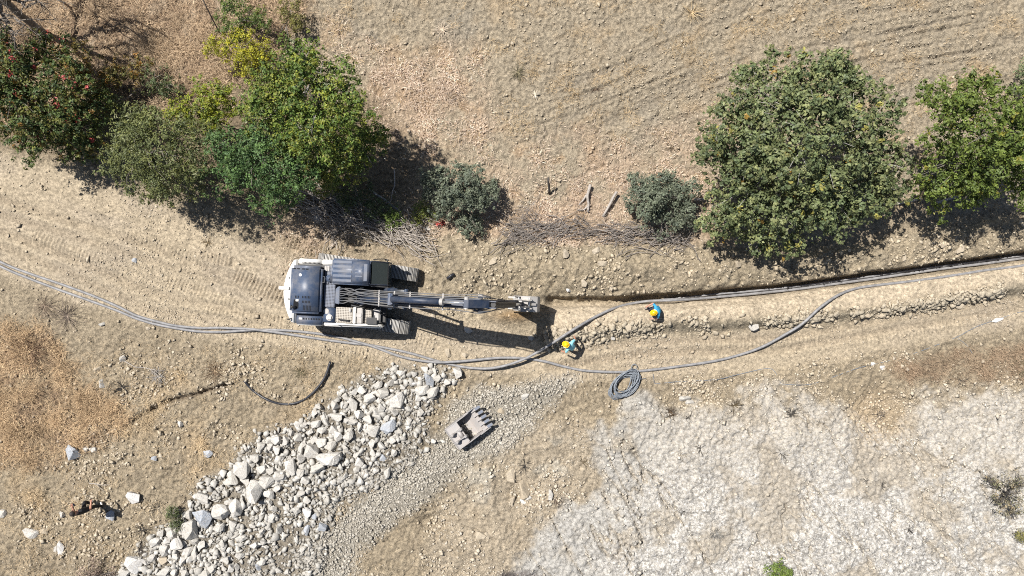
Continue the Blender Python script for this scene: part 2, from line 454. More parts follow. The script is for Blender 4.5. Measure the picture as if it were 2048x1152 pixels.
# lumpy dirt to the south-west
sw_d = sstep(650, 720, py) * (1 - m_road) * (1 - m_rock) * (1 - m_pile) * (1 - m_grav)
Z = Z + sw_d * (0.16 * fbm(gx, gy, 0.6, 4, 121) + 0.09 * (billow(2.0, 123) - 0.65) + .05 * n_vf)
d_cr = pl_dist(px, py, [(268, 840), (300, 822), (335, 803), (385, 792), (420, 780), (452, 770)])
m_crev = np.exp(-((d_cr[0] + 2 * n_mid) / 4.5) ** 2) * (.6 + .5 * vnoise(px / 14, py / 14, 129))
Z = Z - .30 * m_crev + .10 * np.exp(-((d_cr[0] - 12) / 8) ** 2) * (d_cr[2] < 0)
# tread prints left by the tracks: strips of ridges
m_tread = np.zeros(px.shape)
for (x0, y0), (x1, y1), w, pitch, amp in (((396, 512), (462, 524), 13, 7.6, 0.035), ((466, 548), (572, 596), 20, 7.8, 0.035), ((566, 478), (645, 506), 16, 7.4, 0.04),
        ((480, 668), (600, 676), 10, 7.6, 0.02), ((700, 702), (760, 716), 14, 7.5, 0.02), ((815, 676), (870, 694), 11, 7.4, 0.025), ((880, 640), (1000, 668), 12, 7.6, 0.02),
        ((560, 832), (640, 800), 22, 7.5, 0.02), ((700, 1100), (960, 925), 30, 7.8, 0.03), ((640, 1130), (720, 1080), 26, 7.8, 0.025), ((760, 930), (890, 850), 26, 7.8, 0.03), ((980, 830), (1200, 760), 24, 7.8, 0.028),
        ((500, 1010), (560, 980), 14, 7.5, 0.025), ((1100, 745), (1240, 755), 18, 7.6, 0.018), ((280, 830), (480, 770), 16, 7.6, 0.02), ((330, 965), (360, 955), 10, 7.6, 0.03), ((404, 620), (566, 640), 8, 7.8, 0.02), ((330, 560), (480, 612), 13, 7.8, 0.018), ((250, 470), (420, 530), 13, 7.8, 0.016), ((60, 470), (240, 540), 14, 7.8, 0.014), ((600, 700), (700, 706), 10, 7.6, .02),
        ((1120, 726), (1320, 706), 14, 7.8, .016), ((1400, 690), (1640, 676), 14, 7.8, .014), ((1700, 690), (1960, 640), 14, 7.8, .014), ((560, 1100), (720, 1000), 22, 7.8, .02)):
    d, run, _ = pl_dist(px, py, [(x0, y0), (x1, y1)])
    mk = sstep(w, w * 0.6, d + wob * 0.25) * (0.4 + 0.6 * vnoise(px / 18, py / 18, 131)) * sstep(0, 6, run) 
    Z = Z + 2.5 * amp * mk * np.sin(run * 2 * math.pi / pitch + 0.4 * n_mid)
    m_tread = np.maximum(m_tread, mk)
far = sstep(30, 120, np.hypot(gx, gy))
Z = Z + far * 6.0 * (fbm(gx, gy, 0.006, 4, 201))
# material of each spot (dry colour of soil, straw, rock; furrows, crevice, heap gaps darkened)
def C(*c): return np.array(c)
A = np.ones(px.shape + (3,)) * C(.375, .308, .215)
def lay(m, c): 
    global A
    A = A + (C(*c) - A) * m[..., None]
patch = fbm(gx, gy, 0.5, 4, 141); patch2 = fbm(gx, gy, 1.5, 4, 147)
lay(m_field, (.385, .322, .232))
lay(m_field * sstep(0.0, 0.6, patch2) * 0.7, (.43, .335, .22)); lay(m_field * fz * sstep(.95, .55, fur) * .5, (.28, .24, .185)); lay(m_field * np.clip(lines, 0, 1) * .5, (.25, .215, .165))
lay(m_field * sstep(0.2, 0.5, patch) * 0.4, (.29, .265, .22))
lay(m_nw, (.29, .205, .135)); lay(m_nw * sstep(0, 0.5, patch2), (.42, .33, .235)); lay(m_nw * sstep(.1, .5, fbm(gx, gy, .5, 3, 195)) * .7, (.20, .14, .09))
lay(m_litter * sstep(-0.35, 0.35, patch + 0.4 * patch2), (.47, .355, .25)); lay(m_litter * sstep(0.1, 0.5, patch2) * 0.8, (.38, .27, .17))
lay(m_road, (.365, .302, .215)); lay(m_road * sstep(-.1, .6, patch) * 0.6, (.325, .272, .205)); lay(m_road * sstep(.1, .8, fbm(px * .94 - py * .1, py * 4 - px * (1.1 * (px < 800) - .55 * (px > 1000)), 1 / 170, 4, 151)) * 1.0, (.33, .275, .205))
lay(np.clip(m_rut, 0, 1) * m_road * .85, (.255, .205, .145)); lay(m_spoil, (.38, .315, .22)); lay(m_spoil * sstep(0, .5, patch2) * 0.5, (.33, .28, .205))
lay(m_bank, (.44, .365, .265)); lay(np.clip(m_rub, 0, 1) * 0.9, (.285, .245, .18))
lay(m_clay, (.33, .22, .115))
lay(sw_d * sstep(0.05, 0.5, patch) * (py > 650) * (1 - m_sand) * (px < 700) * .7, (.41, .315, .20)); lay(sw_d * sstep(.0, .5, fbm(gx, gy, .9, 4, 191)) * .45 * (1 - m_sand), (.30, .245, .175)); lay(np.clip(m_crev, 0, 1) * .8, (.13, .10, .075)); lay(m_sw * .75, (.36, .27, .17)); lay(m_sw * sstep(-.1, .4, patch2) * .8, (.24, .165, .11))  # includes a darker colour along the crevice line
lay(m_sand, (.43, .36, .265)); lay(m_sand * sstep(.1, .5, patch2) * .6, (.36, .29, .20))
lay(m_grav * 0.8, (.36, .335, .285)); lay(m_pile * 0.85, (.265, .235, .19))  # heap ground darkened, painting in the shaded gaps between rocks
rk = m_rockc
upper = sstep(1060, 820, py) * sstep(1120, 1200, px)
lay(rk, (.44, .41, .36)); lay(rk * upper * 0.6, (.455, .40, .32))
lay(rk * sstep(1330, 1150, px + 0.35 * (py - 1050)) * 0.8, (.345, .33, .30))
wp = np.exp(-(((px - 1105) / 60) ** 2 + ((py - 915) / 42) ** 2) ** 2) + np.exp(-(((px - 970) / 45) ** 2 + ((py - 960) / 50) ** 2) ** 2)
lay(wp * sstep(0, .35, patch2 + .3 * n_fine) * .8, (.52, .475, .39))
lay(rk * np.maximum(np.exp(-(crk / 0.05) ** 2), 0.9 * sstep(0.0, 0.35, patch + .45 * patch2)) * 0.8, (.36, .31, .24))
lay(hole * 0.85, (.42, .33, .22)); lay(m_se * .8 * sstep(-.4, .2, patch2), (.30, .225, .15))
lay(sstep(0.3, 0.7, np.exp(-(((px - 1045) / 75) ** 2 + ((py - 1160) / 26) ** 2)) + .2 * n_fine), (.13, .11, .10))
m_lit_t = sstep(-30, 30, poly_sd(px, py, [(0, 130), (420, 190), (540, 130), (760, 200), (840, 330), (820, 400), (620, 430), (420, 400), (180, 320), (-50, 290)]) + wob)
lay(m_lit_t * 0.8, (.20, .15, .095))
lichen = rk * (1 - .8 * sstep(0.0, 0.35, patch + .45 * patch2)) * (1 - 0.6 * upper) * (1 - .6 * sstep(1330, 1150, px + 0.35 * (py - 1050)))
grit = 1 - .5 * m_road - .4 * m_bank * (1 - m_road) - .25 * rk

gm, nt, b = nodes_of("dry_ground")
at = nd(nt, "ShaderNodeAttribute", attribute_name="tint")
lc = nd(nt, "ShaderNodeAttribute", attribute_name="lichen")
v = coords(nt)
nA = noise(nt, v, 1.3, 8, 0.65); nB = noise(nt, v, 7, 9, 0.72); nC = noise(nt, v, 26, 6, 0.7)
vo = nd(nt, "ShaderNodeTexVoronoi"); vo.inputs["Scale"].default_value = 15; nt.links.new(v, vo.inputs["Vector"])
c = mixrgb(nt, 'MULTIPLY', 1.0, at.outputs["Color"], ramp(nt, nA, [(0.3, 0.88), (0.7, 1.1)]))
c = mixrgb(nt, 'MULTIPLY', 1.0, c, ramp(nt, nB, [(0.34, 0.52), (0.64, 1.34)]))
c = mixrgb(nt, 'MULTIPLY', 0.5, c, ramp(nt, nC, [(0.34, 0.45), (0.66, 1.5)]))  # dips of the grain darkened in colour, imitating micro shadows of the soil
hsv = nd(nt, "ShaderNodeSeparateColor"); nt.links.new(vo.outputs["Color"], hsv.inputs[0])
c = mixrgb(nt, 'MULTIPLY', 0.4, c, ramp(nt, hsv.outputs[0], [(0.0, 0.75), (1.0, 1.25)]))
l1 = ramp(nt, noise(nt, v, 7.5, 10, 0.8), [(0.47, 0.0), (0.56, 1.0)])
l2 = ramp(nt, noise(nt, v, 3.2, 9, 0.75), [(0.46, 0.0), (0.57, 1.0)])
mu = nd(nt, "ShaderNodeMath", operation='MULTIPLY'); nt.links.new(l1, mu.inputs[0]); nt.links.new(lc.outputs["Fac"], mu.inputs[1])
c = mixrgb(nt, 'MIX', mu.outputs[0], c, (.68, .655, .61))
mu2 = nd(nt, "ShaderNodeMath", operation='MULTIPLY'); nt.links.new(l2, mu2.inputs[0]); nt.links.new(lc.outputs["Fac"], mu2.inputs[1])
mu3 = nd(nt, "ShaderNodeMath", operation='MULTIPLY'); nt.links.new(mu2.outputs[0], mu3.inputs[0])
nt.links.new(ramp(nt, noise(nt, v, 13, 6, 0.75), [(0.44, 0.0), (0.52, 0.9)]), mu3.inputs[1])
c = mixrgb(nt, 'MIX', mu3.outputs[0], c, (.19, .18, .165))
sp = nd(nt, "ShaderNodeMath", operation='MULTIPLY'); nt.links.new(ramp(nt, noise(nt, v, 17, 5, 0.7), [(0.56, 0.0), (0.62, 0.75)]), sp.inputs[0]); nt.links.new(lc.outputs["Fac"], sp.inputs[1])
c = mixrgb(nt, 'MIX', sp.outputs[0], c, (.17, .16, .15))
nt.links.new(c, b.inputs["Base Color"])
b.inputs["Roughness"].default_value = 0.96; b.inputs["Specular IOR Level"].default_value = 0.15
ad = nd(nt, "ShaderNodeMath", operation='MULTIPLY_ADD'); nt.links.new(nC, ad.inputs[0]); ad.inputs[1].default_value = 0.5; nt.links.new(nB, ad.inputs[2])
bn = bump(nt, b, ad.outputs[0], 1.0, 0.15)
gr = nd(nt, "ShaderNodeAttribute", attribute_name="grit"); nt.links.new(gr.outputs["Fac"], bn.inputs["Strength"])
ny, nx = Z.shape
idx = np.arange(nx * ny).reshape(ny, nx)
quads = np.stack([idx[:-1, :-1], idx[:-1, 1:], idx[1:, 1:], idx[1:, :-1]], -1).reshape(-1, 4)
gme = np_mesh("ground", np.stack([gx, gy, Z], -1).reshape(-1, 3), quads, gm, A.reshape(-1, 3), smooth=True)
la = gme.attributes.new("lichen", 'FLOAT', 'POINT'); la.data.foreach_set("value", np.clip(lichen, 0, 1).astype(np.float32).ravel())
ga = gme.attributes.new("grit", 'FLOAT', 'POINT'); ga.data.foreach_set("value", np.clip(grit, .15, 1).astype(np.float32).ravel())
ground = link("ground", gme); tag(ground, "dry dirt track, field and pale rock seen from above", None, None, "structure")

def gz(x, y):
    """ground height, scalar or arrays"""
    xi = np.clip(np.searchsorted(GX, x) - 1, 0, nx - 2); yi = np.clip(np.searchsorted(GY, y) - 1, 0, ny - 2)
    fx = (x - GX[xi]) / (GX[xi + 1] - GX[xi]); fy = (y - GY[yi]) / (GY[yi + 1] - GY[yi])
    return (Z[yi, xi] * (1 - fx) + Z[yi, xi + 1] * fx) * (1 - fy) + (Z[yi + 1, xi] * (1 - fx) + Z[yi + 1, xi + 1] * fx) * fy
def G(qx, qy, lift=0.0):
    p = W(qx, qy, 0); z = float(gz(p.x, p.y)) + lift
    p = W(qx, qy, z); z = float(gz(p.x, p.y)) + lift
    return Vector((p.x, p.y, z))
def at_mask(m, x, y):
    xi = np.clip(np.searchsorted(GX, x), 0, nx - 1); yi = np.clip(np.searchsorted(GY, y), 0, ny - 1)
    return m[yi, xi]

# ------------------------------------------------------------------ loose stones
def base_octa(k):
    out = []
    for i in range(k):
        v = np.array([(1, 0, 0), (-1, 0, 0), (0, 1, 0), (0, -1, 0), (0, 0, 1), (0, 0, -1)], float)
        out.append(v * R.uniform(0.75, 1.2, (6, 1)) + R.uniform(-.28, .28, (6, 3)))
    f = np.array([(0, 2, 4), (2, 1, 4), (1, 3, 4), (3, 0, 4), (2, 0, 5), (1, 2, 5), (3, 1, 5), (0, 3, 5)])
    return np.array(out), f
def base_hull(k, n):
    """angular broken stones: hulls of a few points pushed towards a block shape"""
    out = []
    for i in range(k):
        d = R.normal(size=(n, 3)); d /= np.abs(d).max(axis=1)[:, None] ** .6 * np.linalg.norm(d, axis=1)[:, None] ** .4
        d *= R.uniform(.8, 1.15, (n, 1))
        bm = bmesh.new()
        for p in d: bm.verts.new(p)
        r = bmesh.ops.convex_hull(bm, input=bm.verts)
        bmesh.ops.delete(bm, geom=[g for g in r["geom_interior"] if isinstance(g, bmesh.types.BMVert)], context='VERTS')
        bmesh.ops.recalc_face_normals(bm, faces=bm.faces); bmesh.ops.triangulate(bm, faces=bm.faces)
        bm.verts.index_update()
        out.append((np.array([v.co[:] for v in bm.verts]), np.array([[v.index for v in f.verts] for f in bm.faces]))); bm.free()
    return out
OCT = [(v, OCT_F) for v in base_octa(12)[0]] if False else None
_o, OCT_F = base_octa(12); OCT = [(v, OCT_F) for v in _o]
ICO = base_hull(18, 10)
def scatter(name, x, y, size, col, base, label, own=.4, sink=0.25, flat=0.65):
    n = len(x)
    var = R.integers(0, len(base), n)
    V_, F_, C_ = [], [], []; tot = 0
    z0 = gz(x, y)
    if own < 1: col = col * own + (1 - own) * at_mask(A, x, y) * R.uniform(.85, 1.32, (n, 1))
    for k, (bv, bf) in enumerate(base):
        s_ = np.nonzero(var == k)[0]; m = len(s_); nb = len(bv)
        if m == 0: continue
        sz = size[s_]
        v = np.repeat(bv[None], m, 0)
        v = v * np.stack([sz * R.uniform(.75, 1.5, m), sz * R.uniform(.65, 1.1, m), sz * flat * R.uniform(.7, 1.25, m)], -1)[:, None, :]
        tx = R.normal(0, .35, m); c, s = np.cos(tx)[:, None], np.sin(tx)[:, None]
        yy = v[:, :, 1] * c - v[:, :, 2] * s; zz = v[:, :, 1] * s + v[:, :, 2] * c
        a = R.uniform(0, 6.283, m); c, s = np.cos(a)[:, None], np.sin(a)[:, None]
        xx = v[:, :, 0] * c - yy * s; yy = v[:, :, 0] * s + yy * c
        V_.append(np.stack([xx + x[s_][:, None], yy + y[s_][:, None], zz + (z0[s_] + sz * flat * (1 - 2 * sink))[:, None]], -1).reshape(-1, 3))
        F_.append((bf[None] + (tot + np.arange(m) * nb)[:, None, None]).reshape(-1, 3)); tot += m * nb
        C_.append(np.repeat(col[s_], nb, axis=0))
    o = link(name, np_mesh(name, np.concatenate(V_), np.concatenate(F_), M['stone'], np.concatenate(C_)))
    return tag(o, label, None, None, "stuff")
def sample(dens, n, power=1.0):
    """n points picked in proportion to a density map of the visible ground"""
    ok = (np.abs(gx) < 24.2) & (np.abs(gy) < 14.1)
    p = np.where(ok, np.clip(dens, 0, None), 0).ravel(); p = p / p.sum()
    i = R.choice(p.size, n, p=p)
    return gx.ravel()[i] + R.uniform(-.03, .03, n), gy.ravel()[i] + R.uniform(-.03, .03, n)
def logsize(lo, hi, n, k=2.0):
    u = R.random(n) ** k
    return lo * (hi / lo) ** u
def tints(n, c1, c2, jit=0.12):
    t = R.random((n, 1)); c = np.array(c1) * (1 - t) + np.array(c2) * t
    return c * R.uniform(1 - jit, 1 + jit, (n, 1))
notr = 1 - tmask
clus = np.clip(0.25 + fbm(gx, gy, 0.8, 3, 161), 0.03, None); clus2 = np.clip(0.3 + fbm(gx, gy, 0.3, 3, 167), 0.05, None)
x, y = sample(notr * (m_spoil * 1.0 * clus ** 1.5 + 0.02), 15000)
scatter("rubble", x, y, logsize(.014, .12, len(x), 3.8), tints(len(x), (.36, .30, .22), (.52, .455, .36)), OCT, "stony rubble thrown up along the trench")
x, y = sample(m_rub * notr * clus ** 1.3, 5000)
scatter("rubble", x, y, logsize(.022, .15, len(x), 2.6), tints(len(x), (.29, .255, .20), (.44, .39, .31)), ICO, "broken stones lining the edge of the track")
lowr = sstep(600, 700, px + 1.35 * (py - 1000))
x, y = sample(m_pile * (1 - m_rock) * (.35 + .65 * lowr) * (1 - .85 * m_tread) * (.1 + clus), 13000)
scatter("gravel", x, y, logsize(.018, .125, len(x), 2.6), tints(len(x), (.26, .245, .215), (.40, .38, .345)), ICO, "small broken rock filling the rock heap", .8)
x, y = sample(m_pile * (1 - m_rock) * (1 - .6 * lowr) * (1 - .85 * m_tread), 1700)
scatter("rubble", x, y, logsize(.07, .18, len(x), 1.4), tints(len(x), (.34, .325, .295), (.50, .48, .44)), ICO, "fist to head sized broken rock between the boulders of the heap", .9, .2, .8)
x, y = sample((m_grav + 0.25 * np.clip(m_sand, 0, 1) * clus) * (1 - m_rock) * (1 - 0.7 * m_tread), 14000)
scatter("gravel", x, y, logsize(.02, .085, len(x), 2.2), tints(len(x), (.31, .285, .24), (.47, .44, .39)), OCT, "grey gravel spread beside the rock heap", .6)
x, y = sample(sw_d * clus ** 2 * (1 - 0.7 * m_sw), 17000)
scatter("gravel", x, y, logsize(.013, .11, len(x), 4.2), tints(len(x), (.40, .35, .27), (.58, .53, .45)), OCT, "loose stones on the dry slope below the track")
x, y = sample(m_road * clus2 ** 2 * notr, 7000)
scatter("gravel", x, y, logsize(.012, .05, len(x), 3.0), tints(len(x), (.36, .31, .24), (.60, .54, .46)), OCT, "fine grit on the dirt track")
x, y = sample((m_road * 0.4 * clus2 + 0.8 * sstep(700, 780, py) * sstep(1250, 1400, px) * (1 - m_rock) * clus) * notr, 9000)
scatter("gravel", x, y, logsize(.014, .06, len(x), 3.0), tints(len(x), (.44, .37, .28), (.66, .60, .50)), OCT, "small pale stones on the dirt track")
x, y = sample(m_field * (0.08 + fz) * (1 - m_lit_t) * clus, 13000)
scatter("dirt", x, y, logsize(.014, .06, len(x), 3.0), tints(len(x), (.30, .26, .20), (.42, .37, .29)), OCT, "clods of turned soil in the field")
x, y = sample(m_rock * np.exp(-(crk / 0.12) ** 2) + m_rock * sstep(60, 10, oc) * 0.5 + hole * .2, 3500)
scatter("gravel", x, y, logsize(.02, .09, len(x), 2.4), tints(len(x), (.42, .36, .27), (.66, .61, .53)), OCT, "stone chips lying on the pale outcrop")

# ------------------------------------------------------------------ single rocks
def rock_mesh(seed, mat, cuts=1):
    rg = np.random.default_rng(seed)
    n = 17
    d = rg.normal(size=(n, 3)); d /= np.abs(d).max(axis=1)[:, None] ** .65 * np.linalg.norm(d, axis=1)[:, None] ** .35
    d = d * rg.uniform(.8, 1.05, (n, 1)) * 1.12
    bm = bmesh.new()
    for p in d: bm.verts.new(p)
    r = bmesh.ops.convex_hull(bm, input=bm.verts)
    bmesh.ops.delete(bm, geom=[g for g in r["geom_interior"] if isinstance(g, bmesh.types.BMVert)], context='VERTS')
    bmesh.ops.recalc_face_normals(bm, faces=bm.faces)
    bmesh.ops.bevel(bm, geom=list(bm.edges), offset=0.035, segments=1, affect='EDGES', clamp_overlap=True)
    bmesh.ops.triangulate(bm, faces=[f for f in bm.faces if len(f.verts) > 4])
    bmesh.ops.subdivide_edges(bm, edges=[e for e in bm.edges if e.calc_length() > .28], cuts=1, use_grid_fill=True)
    for v in bm.verts: v.co += Vector(rg.normal(0, .022, 3))
    bmesh.ops.triangulate(bm, faces=bm.faces)
    me = bpy.data.meshes.new("rock"); bm.to_mesh(me); bm.free()
    me.materials.append(mat)
    return me
ROCKS = {k: [rock_mesh(100 + i, M[k]) for i in range(14)] for k in ('rock', 'rock_blue', 'rock_tan', 'rock_white')}
placed = []; rock_objs = []
def rock(qx, qy, a, b_, kind='rock', label=None, group=None, rot=None, tall=0.62, sink=0.32):
    p = G(qx, qy)
    sx, sy = a / S, b_ / S
    sz = tall * (sx + sy) / 2
    o = link("rock", random.choice(ROCKS[kind]))
    o.location = (p.x, p.y, p.z + sz * (1 - 2 * sink))
    o.scale = (sx, sy, sz)
    o.rotation_euler = (random.uniform(-.15, .15), random.uniform(-.15, .15), random.uniform(-.35, .35) if rot is None else -rot)
    tag(o, label, "rock", group)
    placed.append((qx, qy, max(a, b_))); rock_objs.append(o)
    return o
# rocks that stand apart on the open ground
for a in [
    (152, 907, 17, 15, 'rock_blue', "bluish boulder alone on the straw slope beside two small stones"),
    (172, 898, 6, 6, 'rock', "small grey stone touching the bluish boulder on the straw slope"),
    (188, 899, 8, 5.5, 'rock', "dark flat stone second to the right of the bluish straw slope boulder"),
    (265, 993, 17, 12, 'rock_white', "pale oblong rock on bare dirt beyond the walking person in black"),
    (65, 1063, 14, 12, 'rock', "grey wedge shaped rock on the slope beyond the person's head side", .6),
    (88, 1062, 8, 6, 'rock_tan', "tan flat stone touching the grey wedge rock on the slope"),
    (122, 1092, 9, 13, 'rock_white', "upright oval pale rock near the lower left corner"),
    (113, 1097, 4, 7, 'rock', "thin grey stone leaning on the oval pale rock near the lower left corner"),
    (418, 906, 9, 8, 'rock_blue', "dark bluish stone on bare dirt left of the rock heap"),
    (432, 910, 5, 5, 'rock_tan', "small brown stone beside the dark bluish stone left of the rock heap"),
    (308, 917, 6, 5, 'rock_blue', "small bluish stone alone in the middle of the bare slope"),
    (127, 1029, 6, 7, 'rock', "small pale stone just in front of the head of the person in black"),
    (152, 998, 6, 7, 'rock_tan', "small tan stone above the shoulder of the person in black"),
    (221, 1031, 9, 10, 'rock_blue', "flat bluish stone lying in the shadow of the person in black"),
    (202, 767, 10, 8, 'rock', "pale rock next to a black dead shrub on the dry slope"),
    (245, 716, 7, 7, 'rock', "pale stone at the end of a dead branch on the slope"),
    (196, 737, 9, 6, 'rock_tan', "flat stone half buried in the gravelly slope by the straw"),
    (269, 521, 5, 5, 'rock_blue', "dark stone alone in the middle of the dirt track"),
    (363, 848, 6, 7, 'rock', None), (5, 1027, 8, 8, 'rock', "rounded stone cut by the lower left picture edge"),
    (205, 648, 6, 4, 'rock', "small pale stone just below the two conduits at the track edge"),
    (297, 656, 5, 4, 'rock_tan', "tan stone touching the lower conduit on the slope side"),
    (638, 438, 9, 8, 'rock', "pale angular stone beside the brushwood above the excavator"),
    (855, 458, 6, 5, 'rock', "pale stone near the red sprig and brushwood"),
    (1022, 950, 10, 14, 'rock_tan', "smooth tan oval slab standing above a square boulder in the pit"),
    (1043, 979, 15, 19, 'rock_tan', "squarish tan boulder in the scraped pit below the loose bucket"),
    (1024, 1001, 5, 10, 'rock_tan', "dark thin slab leaning at the foot of the square boulder"),
    (1057, 996, 6, 6, 'rock', "round grey stone at the foot of the square boulder"),
    (1044, 1002, 8, 4, 'rock_white', "white bar shaped stone at the foot of the square boulder"),
    (1100, 988, 6, 10, 'rock', "grey egg shaped stone beside a dead shrub at the outcrop edge"),
    (959, 1070, 12, 7, 'rock_tan', "flat tan slab on the sandy slope below the pit"),
    (972, 1072, 6, 7, 'rock_tan', "tan stone beside the flat slab on the sandy slope"),
    (1001, 822, 7, 6, 'rock_tan', "tan cube shaped stone right of the loose bucket teeth"),
    (1050, 793, 9, 6, 'rock', "pale slab in the row of stones left of the coiled rope"),
    (1369, 796, 11, 6, 'rock', "pale flat stone on the outcrop rim, upper of a pair"),
    (1379, 804, 8, 6, 'rock', "pale flat stone on the outcrop rim, lower of a pair"),
    (986, 523, 10, 6, 'rock_tan', "elongated pale stone on the spoil above the boom", -.6),
    (866, 632, 5, 11, 'rock_tan', "upright tan slab beside the boom shadow", -.35),
    (1204, 526, 9, 7, 'rock_tan', "large pale stone high on the spoil bank between the two grey bushes"),
    (1166, 565, 8, 7, 'rock_tan', "pale stone low on the spoil bank right of the digging bucket"),
    (1137, 581, 6, 4, 'rock_white', "small white stone low on the spoil bank near the digging bucket"),
    (1472, 529, 9, 6, 'rock_tan', "pale stone at the edge of the fig tree shadow on the spoil"),
    (1191, 501, 8, 7, 'rock_tan', "pale stone at the top of the spoil under the brushwood line"),
    (1128, 508, 9, 8, 'rock_tan', "tan stone in a cluster at the top of the spoil"),
    (1222, 577, 4, 5, 'rock_tan', "small upright stone casting a long shadow near the trench"),
    (1808, 516, 4, 7, 'rock_tan', "narrow tan stone on the spoil below the right hand tree", .4),
    (1888, 491, 7, 5, 'rock_tan', "flat tan stone on the spoil right of the tree shadow"),
    (1919, 499, 11, 6, 'rock_tan', "long pale slab on the spoil near the right picture edge", -.6),
    (1506, 654, 10, 8, 'rock', "round grey stone embedded in the rubble edge, largest of its row"),
    (1257, 655, 8, 8, 'rock_tan', "tan stone casting a wide shadow on the rubble edge"),
    (1224, 675, 6, 4, 'rock', "pale stone on the track at the foot of the rubble edge"),
    (1918, 612, 9, 6, 'rock_tan', "large tan stone at the right end of the rubble edge"),
    (1761, 631, 9, 5, 'rock_tan', "flat stone in the rubble edge right of the conduit bend, right of a pair"),
    (1735, 631, 9, 5, 'rock_tan', "flat stone in the rubble edge right of the conduit bend, left of a pair"),
    (938, 661, 10, 7, 'rock', "large dark stone inside the boom shadow"),
    (1064, 676, 8, 6, 'rock', "round stone inside the shadow of the digging arm"),
    (896, 705, 6, 9, 'rock_tan', "pointed pale stone between the boom shadow and the conduits", -.4),
    (932, 710, 8, 6, 'rock_tan', "pale stone just above the upper conduit below the boom shadow"),
    (1746, 728, 4, 4, 'rock_white', "white pebble on the track beside the thin wire"), (1764, 735, 5, 5, 'rock_white', "white stone beside the thin wire right of a white pebble"),
]:
    rot = a[6] if len(a) > 6 else None
    rock(a[0], a[1], a[2], a[3], a[4], a[5] or "grey stone on bare dirt below the bent black pipe", rot=rot)
GP = "rocks of the big grey rock heap"
LP = "pale grey angular rock lying among others in the big rock heap"
for q in [(488, 937, 17, 17), (514, 978, 17, 22), (539, 986, 11, 8), (561, 951, 12, 9), (537, 960, 14, 13), (584, 932, 11, 16), (637, 935, 15, 9), (603, 944, 9, 9), (465, 961, 14, 9), (494, 960, 11, 8),
          (464, 947, 8, 7), (527, 937, 10, 9), (444, 1021, 17, 16), (474, 1011, 12, 17), (441, 1053, 10, 9), (546, 1032, 7, 7), (455, 1119, 8, 8), (511, 1089, 9, 6), (525, 1122, 8, 7),
          (426, 1136, 8, 8), (412, 1146, 12, 8), (463, 1134, 7, 8), (474, 1133, 6, 7), (661, 912, 22, 15), (623, 899, 16, 13), (747, 859, 14, 11), (796, 799, 16, 14), (741, 796, 12, 11),
          (706, 805, 11, 14), (673, 811, 10, 9), (722, 828, 12, 10), (675, 833, 14, 8), (633, 846, 9, 9), (699, 870, 10, 11), (663, 889, 11, 10), (679, 869, 9, 12), (645, 883, 11, 11), (738, 838, 9, 9),
          (766, 784, 12, 9), (845, 778, 13, 12), (757, 769, 9, 8), (560, 949, 12, 9), (602, 943, 9, 9), (610, 958, 10, 7), (600, 915, 10, 9), (556, 899, 9, 9), (555, 879, 10, 9), (750, 822, 10, 7),
          (787, 824, 10, 8), (762, 814, 8, 9), (707, 843, 10, 7), (722, 853, 7, 10), (790, 903, 6, 9), (776, 943, 6, 12), (667, 858, 10, 8), (645, 859, 9, 7), (586, 865, 7, 7), (572, 881, 6, 9),
          (866, 782, 10, 13), (876, 756, 9, 7), (802, 745, 8, 6), (915, 745, 9, 11), (333, 1098, 9, 12), (357, 1086, 13, 12), (379, 1100, 9, 10), (314, 1082, 10, 9), (324, 1065, 8, 6), (345, 1067, 9, 9),
          (308, 1114, 7, 8), (251, 1143, 12, 6)]:
    rock(*q, 'rock', LP, GP, tall=0.85, sink=0.12)
for q in [(412, 1031, 17, 21, 'rock_blue', "big bluish white boulder at the left edge of the rock heap"), (382, 1057, 16, 20, 'rock', "long grey boulder below the big bluish boulder of the heap"),
          (405, 993, 15, 13, 'rock', "grey boulder lying apart above the big bluish boulder"), (271, 1126, 20, 14, 'rock_white', "pale boulder at the lower left tip of the rock heap"),
          (329, 1120, 9, 8, 'rock_tan', "tan rock at the lower left tip of the heap"), (778, 851, 15, 14, 'rock_blue', "round bluish boulder at the right side of the heap"),
          (856, 759, 12, 14, 'rock_blue', "bluish slab near the top of the rock heap"), (831, 767, 9, 5, 'rock_white', "brilliant white block near the top of the rock heap"),
          (615, 1024, 10, 9, 'rock_white', "rounded white rock, topmost of five loose ones below the heap"), (630, 1032, 6, 6, 'rock_blue', "small bluish rock touching the rounded white rock below the heap"),
          (613, 1060, 6, 11, 'rock_blue', "narrow bluish rock standing below the rounded white rock"), (644, 1053, 10, 8, 'rock_blue', "bluish wedge rock, rightmost of five loose ones below the heap"),
          (625, 1047, 6, 7, 'rock', "grey rock in the middle of five loose ones below the heap"), (515, 1134, 8, 6, 'rock_blue', "bluish rock low in the small broken stone at the bottom"),
          (766, 914, 8, 7, 'rock_blue', "smooth bluish rock alone in the gravel right of the heap")]:
    rock(*q, tall=0.75, sink=0.28)
# further rocks of the heap, fitted between the big ones
cand = 0
while len(placed) < 298 and cand < 60000:
    cand += 1
    qx, qy = random.uniform(240, 920), random.uniform(725, 1152)
    s_ = float(poly_sd(np.array([qx]), np.array([qy]), P_PILE)[0])
    lim = 6 if cand < 30000 else 4
    if s_ < lim: continue
    main = qx + 1.35 * (qy - 1000) < 640        # the heap thins out towards the lower right
    r_ = random.uniform(4.5, 9) if main else random.uniform(4, 6)
    if not main and random.random() < 0.6: continue
    if any((qx - a) ** 2 + (qy - b2) ** 2 < (0.78 * (r_ + c2)) ** 2 for a, b2, c2 in placed): continue
    rock(qx, qy, r_ * random.uniform(.9, 1.2), r_ * random.uniform(.75, 1.0), 'rock', LP, GP, rot=random.uniform(0, 3.1), tall=0.85, sink=0.12)

